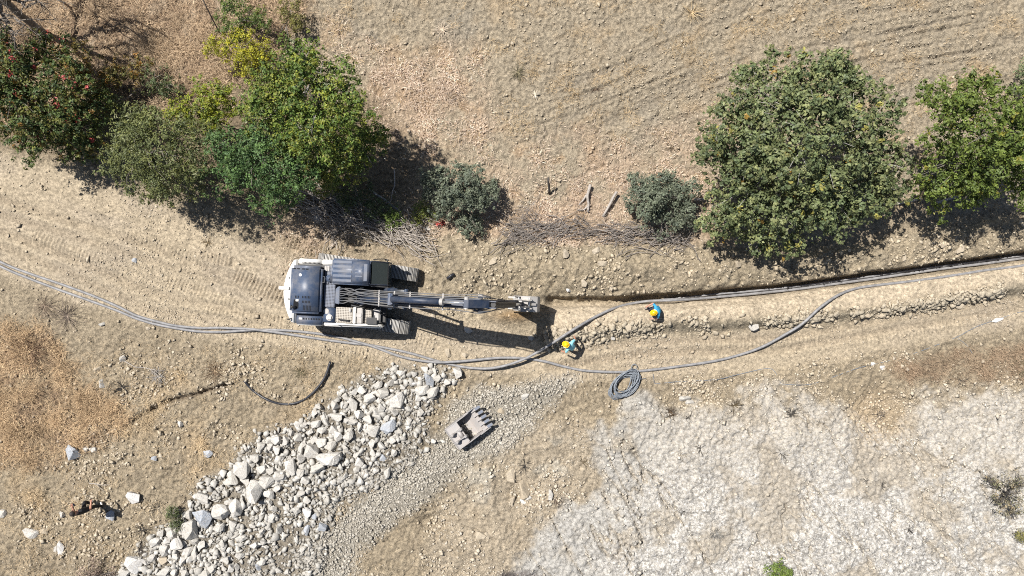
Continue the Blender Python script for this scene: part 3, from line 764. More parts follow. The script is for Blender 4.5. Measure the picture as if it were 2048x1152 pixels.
# every rock of the heap is told by its place next to something one can find
LM = [("the big bluish white boulder", 412, 1031), ("the long grey boulder", 382, 1057), ("the pale tip boulder", 271, 1126), ("the round bluish boulder", 778, 851), ("the bluish slab", 856, 759),
      ("the brilliant white block", 831, 767), ("the rounded white rock", 615, 1024), ("the bluish wedge rock", 644, 1053), ("the smooth bluish rock", 766, 914), ("the broad grey boulder", 661, 912),
      ("the upright oval boulder", 514, 978), ("the low bluish rock", 515, 1134), ("the tan tip rock", 329, 1120), ("the tall slab shaped rock", 584, 932), ("the wide sunlit boulder", 796, 799), ("the green shrub", 350, 1035)]
slots = {}
for o, (qx, qy, q_) in zip(rock_objs, placed):
    if o.get("group") != GP: continue
    own = [l for l in LM if abs(l[1] - qx) + abs(l[2] - qy) < 3]
    if own: o["label"] = {"the broad grey boulder": "broad grey boulder, widest in the middle of the rock heap", "the upright oval boulder": "upright oval grey boulder in the lower half of the heap",
                          "the tall slab shaped rock": "tall slab shaped grey rock on the left of the heap", "the wide sunlit boulder": "wide sunlit grey boulder in the upper half of the heap"}[own[0][0]]; continue
    l = min(LM, key=lambda t: (t[1] - qx) ** 2 + (t[2] - qy) ** 2)
    dx, dy = qx - l[1], qy - l[2]
    d8 = ("right of", "below and right of", "below", "below and left of", "left of", "above and left of", "above", "above and right of")[int(round(math.atan2(dy, dx) / (math.pi / 4))) % 8]
    slots.setdefault((l[0], d8), []).append((dx * dx + dy * dy, o))
ORD = ["nearest", "second", "third", "fourth", "fifth", "sixth", "seventh", "eighth", "ninth", "tenth", "eleventh", "twelfth", "thirteenth", "fourteenth", "fifteenth", "sixteenth"]
for (nm, d8), lst in slots.items():
    lst.sort(key=lambda t: t[0])
    for k, (_, o) in enumerate(lst): o["label"] = f"pale heap rock, {ORD[min(k, 15)]} going {d8} {nm}"

# ------------------------------------------------------------------ dry grass, straw and litter
def blades(name, x, y, length, col, label, width=0.009, lift=0.65):
    n = len(x)
    a = R.uniform(0, 6.283, n); el = np.abs(R.normal(0, lift, n))
    d = np.stack([np.cos(a) * np.cos(el), np.sin(a) * np.cos(el), np.sin(el)], -1)
    s = np.stack([-np.sin(a), np.cos(a), np.zeros(n)], -1) * (width * R.uniform(.6, 1.3, n))[:, None]
    p = np.stack([x, y, gz(x, y) + R.uniform(0.0, 0.05, n)], -1)
    shade = 1 + .30 * fbm(x, y, .9, 3, 303) + .22 * fbm(x, y, 2.6, 2, 307); col = np.clip(col * shade[:, None], .02, .75)
    mid = p + d * length[:, None] * .55; mid[:, 2] += 0.03
    tip = p + d * length[:, None] + s * R.normal(0, 4, (n, 1)); tip[:, 2] = np.maximum(tip[:, 2] - 0.15 * length, p[:, 2] + .01)
    v = np.stack([p, mid - s * .8, mid + s * .8, tip], 1).reshape(-1, 3)
    q = np.arange(n) * 4
    tri = np.concatenate([np.stack([q, q + 2, q + 1], -1), np.stack([q + 1, q + 2, q + 3], -1)])
    o = link(name, np_mesh(name, v, tri, M['straw'], np.repeat(col, 4, axis=0)))
    return tag(o, label, None, None, "stuff")
tuft = np.clip(fbm(gx, gy, 1.3, 3, 171) + 0.12, 0.0, None) ** 1.5 * 1.6 + .02
x, y = sample(m_nw * (0.15 + tuft), 32000)
blades("dry_grass", x, y, R.uniform(.15, .5, len(x)), tints(len(x), (.28, .19, .11), (.60, .46, .31), .22), "tall dry brown grass round the bare tree")
x, y = sample(m_sw * (0.08 + tuft) * (.5 + .5 * sstep(-.3, .3, patch)) , 24000)
blades("dry_grass", x, y, R.uniform(.15, .45, len(x)), tints(len(x), (.26, .175, .105), (.62, .46, .28), .25), "golden brown dry grass on the slope")
x, y = sample(m_se * (.1 + tuft), 4000)
blades("dry_grass", x, y, R.uniform(.1, .3, len(x)), tints(len(x), (.20, .14, .09), (.42, .31, .21), .25), "reddish brown dry weeds above the outcrop")
x, y = sample(sw_d * (px < 760) * tuft * (1 - m_sw) * (0.2 + sstep(0, .5, patch)), 10000)
blades("dry_grass", x, y, R.uniform(.08, .28, len(x)), tints(len(x), (.36, .27, .16), (.58, .45, .29), .2), "thin dry grass on the bare slope", .008)
x, y = sample(m_litter * (0.04 + tuft) * (1 - m_spoil) * (.3 + sstep(-.3, .4, patch)), 15000)
blades("dry_leaf_litter", x, y, R.uniform(.08, .30, len(x)), tints(len(x), (.36, .25, .17), (.72, .60, .48), .25), "pale dry straw and leaf litter between the bushes", .013)
x, y = sample(m_field * np.clip(tuft - .1 + .3 * patch2, 0.0, None) * (1 - m_litter * .6), 14000)
blades("dry_grass", x, y, R.uniform(.08, .38, len(x)), tints(len(x), (.30, .21, .11), (.60, .46, .28), .2), "sparse straw and weeds in the field", .008)

# ------------------------------------------------------------------ trees and bushes
def leaf_mesh(pos, nrm, size, col, aspect=0.55):
    n = len(pos)
    nrm = nrm / np.linalg.norm(nrm, axis=1)[:, None]
    t = np.cross(nrm, R.normal(size=(n, 3))); t /= np.linalg.norm(t, axis=1)[:, None] + 1e-9
    bt = np.cross(nrm, t)
    L = size[:, None] * .5; w = L * aspect
    v = np.stack([pos - t * L, pos + bt * w + nrm * L * .22, pos + t * L, pos - bt * w + nrm * L * .22], 1).reshape(-1, 3)
    q = np.arange(n) * 4
    f = np.concatenate([np.stack([q, q + 1, q + 2], -1), np.stack([q, q + 2, q + 3], -1)])
    return v, f, np.repeat(col, 4, axis=0)
def crown_points(lobes, n, clump, upbias=0.35):
    """leaf positions gathered in small clumps over uneven lobes"""
    vol = np.array([l[3] ** 2 for l in lobes]); pr = vol / vol.sum()
    nc = max(20, int(n / clump))
    li = R.choice(len(lobes), nc, p=pr)
    cen = np.array([l[:3] for l in lobes])[li]; rad = np.array([l[3] for l in lobes])[li]; sq = np.array([l[4] for l in lobes])[li]
    d = R.normal(size=(nc, 3)); d[:, 2] = np.abs(d[:, 2]) * 0.9 - upbias * 0.9 * (R.random(nc) < .35)
    d /= np.linalg.norm(d, axis=1)[:, None]
    lump = 0.86 + 0.22 * np.sin(d[:, 0] * 5.3 + li * 1.7) * np.sin(d[:, 1] * 4.7 + li) + R.normal(0, .07, nc)
    depth = np.where(R.random(nc) < .28, R.uniform(.35, .85, nc), 1.0)
    cc = cen + d * (rad * lump * depth)[:, None] * np.stack([np.ones(nc), np.ones(nc), sq], -1)
    k = np.repeat(np.arange(nc), clump)
    cr = R.uniform(.07, .2, nc)[k] * np.clip(rad[k], .5, 1.4) ** .5
    off = R.normal(size=(len(k), 3)) * (cr * .6)[:, None]; off[:, 2] *= .7
    nrm = off / (np.linalg.norm(off, axis=1)[:, None] + 1e-6) * .5 + d[k] * .6 + R.normal(0, .45, (len(k), 3)) + np.array([0, 0, .45])
    return cc[k] + off, nrm, k, nc
def limb(mb, p, q, r0, r1, wig=0.12, n=6, seg=6):
    p, q = Vector(p), Vector(q); L = (q - p).length
    pts = []
    for i in range(seg + 1):
        t = i / seg
        o = Vector((random.gauss(0, wig), random.gauss(0, wig), random.gauss(0, wig * .6))) * (L * .25 * math.sin(math.pi * t))
        pts.append(p.lerp(q, t) + o + Vector((0, 0, L * .12 * math.sin(math.pi * t))))
    mb.tube(pts, r0, n, r1)
    return pts
def tree(name, label, cat, base, lobes, n, leaf, cols, group=None, clump=16, bark='bark', limbs=True, trunk_r=0.14, spots=None, aspect=.55, twigs=40, up=1.0):
    """base (px,py); lobes (px,py,radius m,height m[,squash])"""
    b0 = G(*base)
    root = empty(name, b0); tag(root, label, cat, group)
    L3 = []
    for l in lobes:
        hh = l[3] * up
        w = W(l[0], l[1], hh + b0.z); L3.append((w.x - b0.x, w.y - b0.y, hh, l[2], l[4] if len(l) > 4 else .75))
    tufts = []
    for (x_, y_, z_, r_, q_) in L3:
        tufts.append((x_, y_, z_, r_ * .8, q_)); tufts.append((x_, y_, z_ - r_ * .1, r_ * .6, q_))
        if r_ < .45: continue
        for i in range(int(5 + (r_ / .5) ** 2 * 2.4)):
            d = Vector((random.gauss(0, 1), random.gauss(0, 1), abs(random.gauss(0, .9)) - .25)).normalized()
            rs = random.uniform(.24, .52) * min(1.0, r_ ** .5)
            d *= r_ * random.uniform(.62, 1.04)
            tufts.append((x_ + d.x, y_ + d.y, z_ + d.z * q_, rs, .8))
    pos, nrm, k, nc = crown_points(tufts, int(n * 1.35), clump)
    keep = pos[:, 2] > 0.05
    cols = np.array(cols) * np.array([1.6, 1.5, 1.25])
    ci = R.choice(len(cols), nc); cl = cols[ci] * R.uniform(.72, 1.3, (nc, 1))
    # palette drifts across the crown so neighbouring clumps look alike
    dr = fbm(pos[:, 0], pos[:, 1], .55, 3, int(R.integers(1, 900)))
    col = cl[k] * R.uniform(.78, 1.25, (len(k), 1)) * (1 + .22 * dr)[:, None]
    if spots is not None:
        for sc, frac in spots:
            sel = R.random(nc) < frac; col = np.where(sel[k][:, None], np.array(sc) * R.uniform(.7, 1.3, (len(k), 1)), col)
    size = leaf * R.uniform(.6, 1.35, len(k))
    v, f, c = leaf_mesh(pos[keep], nrm[keep], size[keep], col[keep], aspect)
    link("crown", np_mesh("crown", v, f, M['leaf'], c), root)
    mb = MB(); hi = max(l[2] for l in L3)
    fork = Vector((0, 0, .28 * hi))
    mb.tube([(0, 0, -.15), (.02, .01, .12 * hi), fork], trunk_r, 8, trunk_r * .8)
    for l in L3:
        pts = limb(mb, fork, (l[0], l[1], l[2]), trunk_r * .55, .03)
        for j in range(max(2, twigs // len(L3))):
            s = random.choice(pts[2:])
            a = random.uniform(0, 6.28); e = random.uniform(.1, 1.2); rr = l[3] * random.uniform(.7, .98)
            q = Vector((l[0], l[1], l[2])) + Vector((math.cos(a) * math.cos(e), math.sin(a) * math.cos(e), math.sin(e) * l[4])) * rr
            limb(mb, s, q, .022, .006, .1, 4, 4)
    mb.build("trunk", M[bark], root, smooth=True)
    return root
# broad fig tree right of the spoil
tree("fig_tree", "broad dark green tree with grey twigs, largest crown right of the spoil bank", "tree", (1610, 330),
     [(1600, 290, 3.0, 2.3), (1490, 290, 1.9, 1.9), (1475, 390, 1.7, 1.5), (1540, 200, 1.6, 2.2), (1635, 185, 1.5, 2.3), (1715, 235, 1.6, 2.1), (1760, 325, 1.25, 1.7), (1705, 385, 1.7, 1.5), (1560, 430, 1.6, 1.2),
      (1640, 410, 1.7, 1.5), (1490, 160, .7, 1.9), (1445, 440, 1.0, 1.0), (1780, 380, .8, 1.3), (1430, 300, .9, 1.6), (1510, 480, .8, .8), (1680, 150, .8, 2.0)],
     36000, .138, [(.078, .100, .050), (.094, .118, .060), (.054, .075, .040), (.115, .132, .066)], clump=11, bark='bark_pale', trunk_r=.2, spots=[((.26, .24, .06), .02), ((.24, .15, .03), .004)], aspect=.62, twigs=130, up=2.1)
tree("leafy_tree", "olive green tree with fine leaves at the right picture edge", "tree", (1965, 300),
     [(1960, 260, 2.1, 2.4), (1900, 250, 1.2, 2.0), (1890, 330, 1.3, 1.7), (1990, 330, 1.6, 1.8), (2030, 230, 1.4, 2.4), (1940, 190, 1.1, 2.3), (1870, 195, .7, 2.0), (2060, 310, 1.5, 2.0), (1875, 390, .9, 1.1), (2050, 360, 1.0, 1.5), (1930, 370, 1.0, 1.4)],
     20000, .12, [(.066, .095, .022), (.08, .11, .026), (.052, .08, .02)], clump=14, bark='bark', trunk_r=.16, spots=[((.2, .19, .03), .02)], twigs=60, up=2.2)
tree("leafy_shrub", "grey green shrub tip at the right edge above the olive tree", "shrub", (2050, 165), [(2055, 160, .7, .8)], 900, .09, [(.08, .105, .06)], twigs=6, trunk_r=.04)
# the thicket on the left
tree("sumac_tree", "dark green tree with red and orange leaf tips at the left picture edge", "tree", (80, 200),
     [(90, 190, 1.9, 2.6), (25, 130, 1.5, 2.8), (35, 220, 1.5, 2.4), (110, 110, 1.0, 2.2), (120, 250, 1.3, 1.8), (170, 260, 1.2, 1.4), (80, 275, 1.1, 1.6), (-30, 180, 1.6, 2.6), (190, 205, 1.0, 1.2), (145, 300, .9, .9)],
     25000, .108, [(.045, .072, .026), (.058, .085, .026), (.036, .058, .024), (.075, .085, .022)], clump=15, trunk_r=.14, spots=[((.36, .06, .055), .014), ((.22, .12, .025), .03), ((.11, .09, .022), .14)], up=1.4)
tree("autumn_bush", "brownish olive bush turning orange between the red tipped tree and the straw", "bush", (235, 165),
     [(150, 130, 1.0, 1.3), (195, 160, .9, 1.1), (240, 160, .8, 1.0), (280, 135, .6, .8), (170, 195, .8, .9)], 5200, .085, [(.10, .085, .026), (.075, .08, .028), (.13, .09, .025)], spots=[((.32, .16, .03), .05)], trunk_r=.06, twigs=20)
tree("low_bush", "small dull green bush in the gap of the thicket", "bush", (310, 165), [(310, 165, .7, .8), (345, 175, .5, .6), (225, 235, .9, .8)], 2400, .075, [(.05, .075, .035), (.065, .08, .035)], trunk_r=.04, twigs=12)
tree("olive_bush", "grey green bush with pale tips at the edge of the track", "bush", (320, 320),
     [(325, 305, 1.7, 1.9), (285, 250, 1.0, 1.7), (265, 330, 1.1, 1.4), (370, 350, 1.2, 1.4), (310, 370, 1.1, 1.1), (385, 280, 1.1, 1.5), (250, 280, .7, 1.3), (340, 395, .7, .7)],
     16000, .108, [(.078, .095, .042), (.064, .082, .038), (.092, .108, .042)], clump=13, aspect=.4, trunk_r=.12, spots=[((.17, .18, .05), .10), ((.24, .25, .13), .03)], up=2.2)
tree("yellow_green_bush", "bright yellow green bush in the middle of the thicket", "bush", (405, 225), [(400, 215, 1.05, 1.6), (440, 210, .8, 1.4), (370, 235, .7, 1.3), (420, 250, .8, 1.2)], 5600, .095, [(.15, .17, .018), (.13, .155, .018), (.085, .12, .022)], trunk_r=.07, twigs=16, up=1.6)
tree("tall_tree", "tallest green tree of the thicket with yellowish left flank", "tree", (640, 250),
     [(640, 220, 1.9, 4.0), (600, 150, 1.25, 4.2), (560, 190, 1.2, 3.9), (690, 180, 1.0, 3.9), (680, 260, 1.4, 3.3), (725, 295, .9, 2.6), (570, 250, 1.4, 3.3), (620, 290, 1.4, 2.8), (520, 230, 1.0, 3.0), (610, 115, .7, 4.0), (690, 315, .9, 2.2), (745, 270, .6, 2.5)],
     26000, .105, [(.06, .098, .02), (.08, .115, .022), (.045, .078, .02), (.115, .135, .024)], clump=14, bark='bark_pale', trunk_r=.18, spots=[((.19, .20, .05), .08), ((.26, .28, .16), .02)], twigs=70, up=1.45)
tree("dark_bush", "dark bluish green bush at the foot of the tall tree", "bush", (540, 340),
     [(530, 320, 1.5, 1.9), (480, 300, 1.2, 1.8), (580, 350, 1.2, 1.5), (520, 380, 1.0, 1.1), (460, 350, 1.0, 1.3), (560, 410, .7, .7), (610, 330, 1.0, 1.7)], 15000, .092, [(.038, .075, .03), (.048, .088, .034), (.055, .1, .032)], trunk_r=.1, spots=[((.14, .16, .05), .04)], twigs=24, up=2.5)
tree("lime_bush", "light green bush at the lower right foot of the tall tree", "bush", (655, 350), [(650, 345, .8, 1.3), (665, 375, .6, .9), (635, 330, .6, 1.5)], 3600, .085, [(.12, .145, .032), (.10, .13, .03)], trunk_r=.05, spots=[((.2, .2, .06), .1)], twigs=10)
tree("golden_bush", "yellow bush near the top edge above the tall tree", "bush", (480, 120), [(450, 95, .75, 1.1), (490, 95, .8, 1.3), (525, 100, .7, 1.2), (480, 130, .6, .8), (510, 125, .5, .8), (545, 115, .4, .8)], 4400, .075, [(.24, .235, .02), (.19, .195, .02), (.14, .15, .02)], trunk_r=.05, twigs=16, up=1.3)
tree("round_bush", "dark green round bush at the top edge behind the yellow bush", "bush", (485, 45), [(480, 45, .95, 1.3), (515, 40, .6, 1.1), (465, 10, .5, .9)], 3600, .075, [(.045, .075, .022), (.07, .10, .024)], trunk_r=.06, spots=[((.16, .17, .03), .08)], twigs=12)
tree("weedy_bush", "thin olive brown bush at the top edge right of the yellow bush", "bush", (585, 35), [(580, 20, .5, .8), (590, 50, .5, .7), (570, 75, .4, .6)], 1700, .07, [(.10, .10, .03), (.08, .08, .03)], trunk_r=.03, twigs=14)
tree("undergrowth_bush", "low dark green bush in the shade above the brushwood", "bush", (730, 405), [(720, 400, .8, .6), (760, 420, .6, .5), (690, 390, .5, .5)], 2600, .07, [(.045, .07, .034), (.06, .08, .04)], trunk_r=.03, twigs=16)
tree("low_weed", "small bright green weed beside the brushwood, left of a pair", "weed", (790, 442), [(788, 440, .45, .35), (775, 430, .3, .3)], 900, .065, [(.08, .12, .03)], trunk_r=.015, twigs=6)
tree("low_weed", "small bright green weed below the grey bush, right of a pair", "weed", (845, 425), [(840, 425, .5, .35), (865, 432, .4, .3)], 1100, .065, [(.09, .125, .032), (.12, .14, .04)], trunk_r=.015, twigs=6)
GREY = [(.085, .105, .085), (.07, .09, .076), (.105, .125, .10)]
tree("grey_bush", "grey green bush above the excavator boom", "bush", (925, 400), [(915, 380, .95, 1.3), (870, 360, .6, 1.0), (950, 352, .55, 1.1), (968, 395, .7, .9), (892, 415, .6, .7), (940, 442, .62, .5), (988, 372, .4, .7), (925, 338, .35, .9), (855, 385, .35, .6), (955, 460, .35, .3)], 10000, .10, GREY, group="pair of grey bushes above the spoil", aspect=.5, trunk_r=.07, twigs=30, up=1.25)
tree("grey_bush", "grey green bush between the leaning log and the fig tree", "bush", (1325, 415), [(1325, 392, .95, 1.2), (1278, 378, .65, 1.0), (1368, 372, .55, 1.1), (1295, 432, .6, .7), (1362, 430, .7, .8), (1322, 470, .4, .4), (1262, 412, .35, .6), (1385, 450, .4, .5), (1340, 352, .35, 1.0)], 10000, .10, GREY, group="pair of grey bushes above the spoil", aspect=.5, trunk_r=.07, twigs=30, up=1.25)
tree("sage_bush", "straggly grey bush with dark twigs on the outcrop at the right edge", "bush", (2010, 985), [(2010, 985, .8, .6), (1975, 960, .4, .4), (2035, 960, .5, .5), (2020, 1020, .5, .4), (1990, 1000, .4, .4)], 1500, .06, [(.16, .15, .12), (.12, .125, .08), (.2, .17, .12)], bark='darkwood', trunk_r=.03, twigs=90)
tree("green_shrub", "small fresh green shrub on the outcrop at the bottom edge", "shrub", (1555, 1142), [(1555, 1140, .55, .45), (1575, 1148, .35, .35)], 1500, .07, [(.075, .115, .03), (.10, .14, .035)], trunk_r=.02, twigs=8)
tree("green_shrub", "dark green shrub beside the left boulders of the rock heap", "shrub", (350, 1035), [(345, 1025, .4, .4), (355, 1048, .42, .4)], 1300, .06, [(.06, .08, .04), (.075, .09, .045)], trunk_r=.02, twigs=14)
tree("purple_shrub", "purplish grey shrub at the bottom edge left of the heap tip", "shrub", (190, 1150), [(185, 1148, .7, .35), (225, 1145, .4, .25)], 1800, .05, [(.2, .16, .15), (.15, .12, .11)], trunk_r=.02, twigs=24)
tree("green_shrub", "tiny olive shrub at the right edge below the grey bush", "shrub", (2042, 1075), [(2045, 1072, .35, .3)], 600, .055, [(.11, .11, .045)], trunk_r=.015, twigs=8)
tree("red_sprig", "small bright red leafy sprig on the brushwood", "plant", (880, 450), [(877, 449, .14, .12), (886, 446, .1, .1)], 60, .075, [(.30, .035, .028), (.24, .025, .025)], trunk_r=.01, twigs=3, clump=6)

# bare tree in the top left corner: only trunk and branches
def bare_tree():
    b0 = G(97, 72)
    root = empty("bare_tree", b0); tag(root, "leafless tree leaning out of the top left corner", "tree")
    tr = MB(); br = MB()
    top = Vector((-.2, .7, 3.0))
    pts = limb(tr, (0, 0, -.1), top, .17, .13, .05, 9, 6)
    tr.build("trunk", M['bark'], root, smooth=True)
    def grow(p, d, L, r, lev):
        q = p + d * L
        ps = limb(br, p, q, r, r * .55, .12, 5 if lev < 2 else 4, 5 if lev < 2 else 3)
        if lev >= 4: return
        for i in range(4 if lev < 2 else 3):
            t = random.choice(ps[-3:])
            e = Vector((random.gauss(0, 1), random.gauss(0, 1), random.gauss(.1, .6))).normalized()
            grow(t, (d * .75 + e * .75).normalized(), L * random.uniform(.55, .8), r * .52, lev + 1)
    for d in ((-.7, .3, .6), (.35, .75, .6), (.8, .1, .65), (-.2, .9, .5), (.3, -.5, .75), (-.8, -.35, .5), (.05, .1, 1), (.9, -.3, .5), (.6, .6, .4), (.5, -.7, .5)):
        grow(top.lerp(pts[3], random.random() * .6), Vector(d).normalized(), random.uniform(1.6, 2.3), .10, 0)
    br.build("branches", M['bark'], root, smooth=True)
bare_tree()

# ------------------------------------------------------------------ brushwood, dead branches, dead shrubs
def tint_twigs(name, curves, col, label=None, kind=None, parent=None, n=4):
    mb = MB()
    for pts, r in curves: mb.tube(pts, r, n, r * .45, cap=False)
    v = np.array(mb.v); f = np.array(mb.f)
    c = np.tile(np.array(col), (len(v), 1)); cnt = 0
    for pts, r in curves:
        m_ = len(pts) * n; c[cnt:cnt + m_] *= random.uniform(.65, 1.35); cnt += m_
    o = link(name, np_mesh(name, v, f, M['twig'], c), parent)
    return tag(o, label, None, None, kind) if parent is None else o
def lying(qx, qy, ang, L, lift, r, bend=.2):
    p = G(qx, qy); pts = []; a = ang
    x_, y_ = p.x - math.cos(ang) * L / 2, p.y - math.sin(ang) * L / 2
    n = 6
    for i in range(n):
        pts.append((x_, y_, float(gz(x_, y_)) + lift * (0.6 + .6 * random.random()) + r))
        x_ += math.cos(a) * L / n; y_ += math.sin(a) * L / n; a += random.gauss(0, bend)
    return pts, r
cv = []
for i in range(430):
    t = random.random()
    qx = 600 + 260 * t + random.gauss(0, 14); qy = 395 + 90 * t ** .9 + random.gauss(0, 17)
    cv.append(lying(qx, qy, random.gauss(-.55, .5), random.uniform(.5, 2.0), random.uniform(.03, .4), random.uniform(.010, .027)))
for i in range(60):
    cv.append(lying(random.gauss(672, 14), random.gauss(450, 22), random.gauss(1.25, .3), random.uniform(.4, 1.4), random.uniform(.02, .2), random.uniform(.008, .02)))
tint_twigs("brushwood", cv, (.36, .32, .28), "heap of cut grey brushwood above the excavator", "stuff")
cv = []
for i in range(330):
    t = random.random()
    qx = 1010 + 370 * t; qy = 478 - 22 * math.sin(t * 3.1) + random.gauss(0, 11) + 10 * (t > .5)
    cv.append(lying(qx, qy, random.gauss(.15, .45), random.uniform(.5, 1.9), random.uniform(.03, .35), random.uniform(.009, .022)))
for i in range(120):
    cv.append(lying(random.gauss(1045, 18), random.gauss(445, 20), random.uniform(0, 3.1), random.uniform(.3, .9), random.uniform(.05, .4), random.uniform(.005, .012)))
tint_twigs("brushwood", cv, (.22, .195, .175), "line of dark twigs along the top of the spoil", "stuff")

def branch(name, label, pieces, mat, cat="branch", rest=0.03):
    root = empty(name, G(*pieces[0][0][0][:2])); tag(root, label, cat)
    for pts, r0, r1 in pieces:
        mb = MB(); w = []
        for q in pts:
            p = G(q[0], q[1], (q[2] if len(q) > 2 else 0) + rest + r0 * .6); w.append(p - root.location)
        fine = []
        for a_, b_ in zip(w[:-1], w[1:]):
            for t in (0, .5): fine.append(a_.lerp(b_, t) + Vector((random.gauss(0, .012), random.gauss(0, .012), random.gauss(0, .008))))
        fine.append(w[-1])
        mb.tube(fine, r0, 8, r1)
        mb.build("stem", mat, root, smooth=True)
    return root
branch("forked_branch", "bleached forked dead branch left of the leaning log", [([(1180, 370, .25), (1175, 390, .2), (1177, 408, .12), (1176, 424, .02)], .07, .05), ([(1174, 388, .2), (1166, 402, .12), (1158, 410, .03)], .05, .03), ([(1176, 412, .1), (1166, 420, .05), (1154, 420, .02)], .04, .02)], M['deadwood'])
branch("dead_log", "straight pale log leaning right of the forked branch", [([(1233, 384, .3), (1220, 408, .18), (1206, 433, .03)], .065, .055)], M['deadwood'], "log")
branch("wooden_post", "dark leaning post standing alone in the litter", [([(1099, 388, 0), (1098, 370, .5), (1097, 356, .95)], .055, .05)], M['darkwood'], "post", 0)
branch("thin_pole", "thin dark pole standing in the dry grass at the top edge", [([(441, 70, 0), (424, 35, .8), (404, -4, 1.6)], .03, .025)], M['darkwood'], "pole", 0)
branch("dead_log", "short pale log poking out left of the fig tree", [([(1388, 399, .05), (1412, 398, .05)], .06, .06)], M['deadwood'], "log")
branch("wooden_pole", "long pole lying in the shade under the right hand tree", [([(1865, 408, .05), (1920, 392, .05), (1985, 374, .05)], .06, .05)], M['deadwood'], "pole")
branch("wooden_pole", "tan pole lying between the fig tree and the right hand tree", [([(1748, 410, .05), (1790, 408, .05), (1842, 397, .05)], .06, .06)], M['deadwood'], "pole")
branch("plastic_pipe", "grey pipe lying in the shade left of the grey bush", [([(738, 378, .1), (770, 400, .08), (800, 423, .05)], .05, .05)], M['conduit'], "pipe")
branch("dead_branch", "thin curved branch leaning over the shaded pipe", [([(789, 338, .5), (789, 370, .4), (782, 398, .2), (772, 420, .05)], .03, .02)], M['deadwood'])
branch("dead_branch", "thin grey branch with dry twigs on the gravelly slope", [([(248, 722, .05), (270, 734, .06), (300, 737, .08), (330, 742, .1)], .02, .01), ([(300, 737, .08), (318, 752, .15), (322, 772, .05)], .014, .006), ([(306, 738, .1), (328, 755, .2), (330, 770, .05)], .014, .006), ([(310, 739, .1), (312, 760, .2), (314, 772, .04)], .014, .006)], M['deadwood'])
branch("dead_branch", "fallen dry stick beside the walking person in black", [([(180, 966, .03), (205, 970, .05), (224, 968, .03)], .02, .012), ([(190, 967, .05), (200, 976, .04), (208, 984, .02)], .012, .006)], M['deadwood'])
branch("pipe_offcut", "short dark pipe offcut on the spoil above the boom", [([(894, 557, .03), (908, 548, .03)], .07, .07)], M['blackpipe'], "pipe offcut")

def dead_shrub(qx, qy, r, n, col, label, up=.5, rr=.009, cat="dead shrub", group=None):
    p = G(qx, qy); cs = []
    for i in range(n):
        a = random.uniform(0, 6.283); L = r * random.uniform(.5, 1.1); e = random.uniform(.05, up)
        pts = [Vector((0, 0, 0))]
        d = Vector((math.cos(a) * math.cos(e), math.sin(a) * math.cos(e), math.sin(e)))
        for k_ in range(4):
            d = (d + Vector((random.gauss(0, .22), random.gauss(0, .22), random.gauss(0, .12)))).normalized()
            q = pts[-1] + d * L / 4; q.z = max(q.z, .01); pts.append(q)
        cs.append((pts, rr * random.uniform(.7, 1.4)))
        if i % 2 == 0:
            q0 = pts[2]; d2 = (d + Vector((random.gauss(0, .7), random.gauss(0, .7), .2))).normalized()
            cs.append(([q0, q0 + d2 * L * .2, q0 + d2 * L * .38], rr * .6))
    o = tint_twigs("dead_shrub", cs, col, parent=None)
    o.location = p
    tag(o, label, cat, group)
DK = (.055, .05, .045)
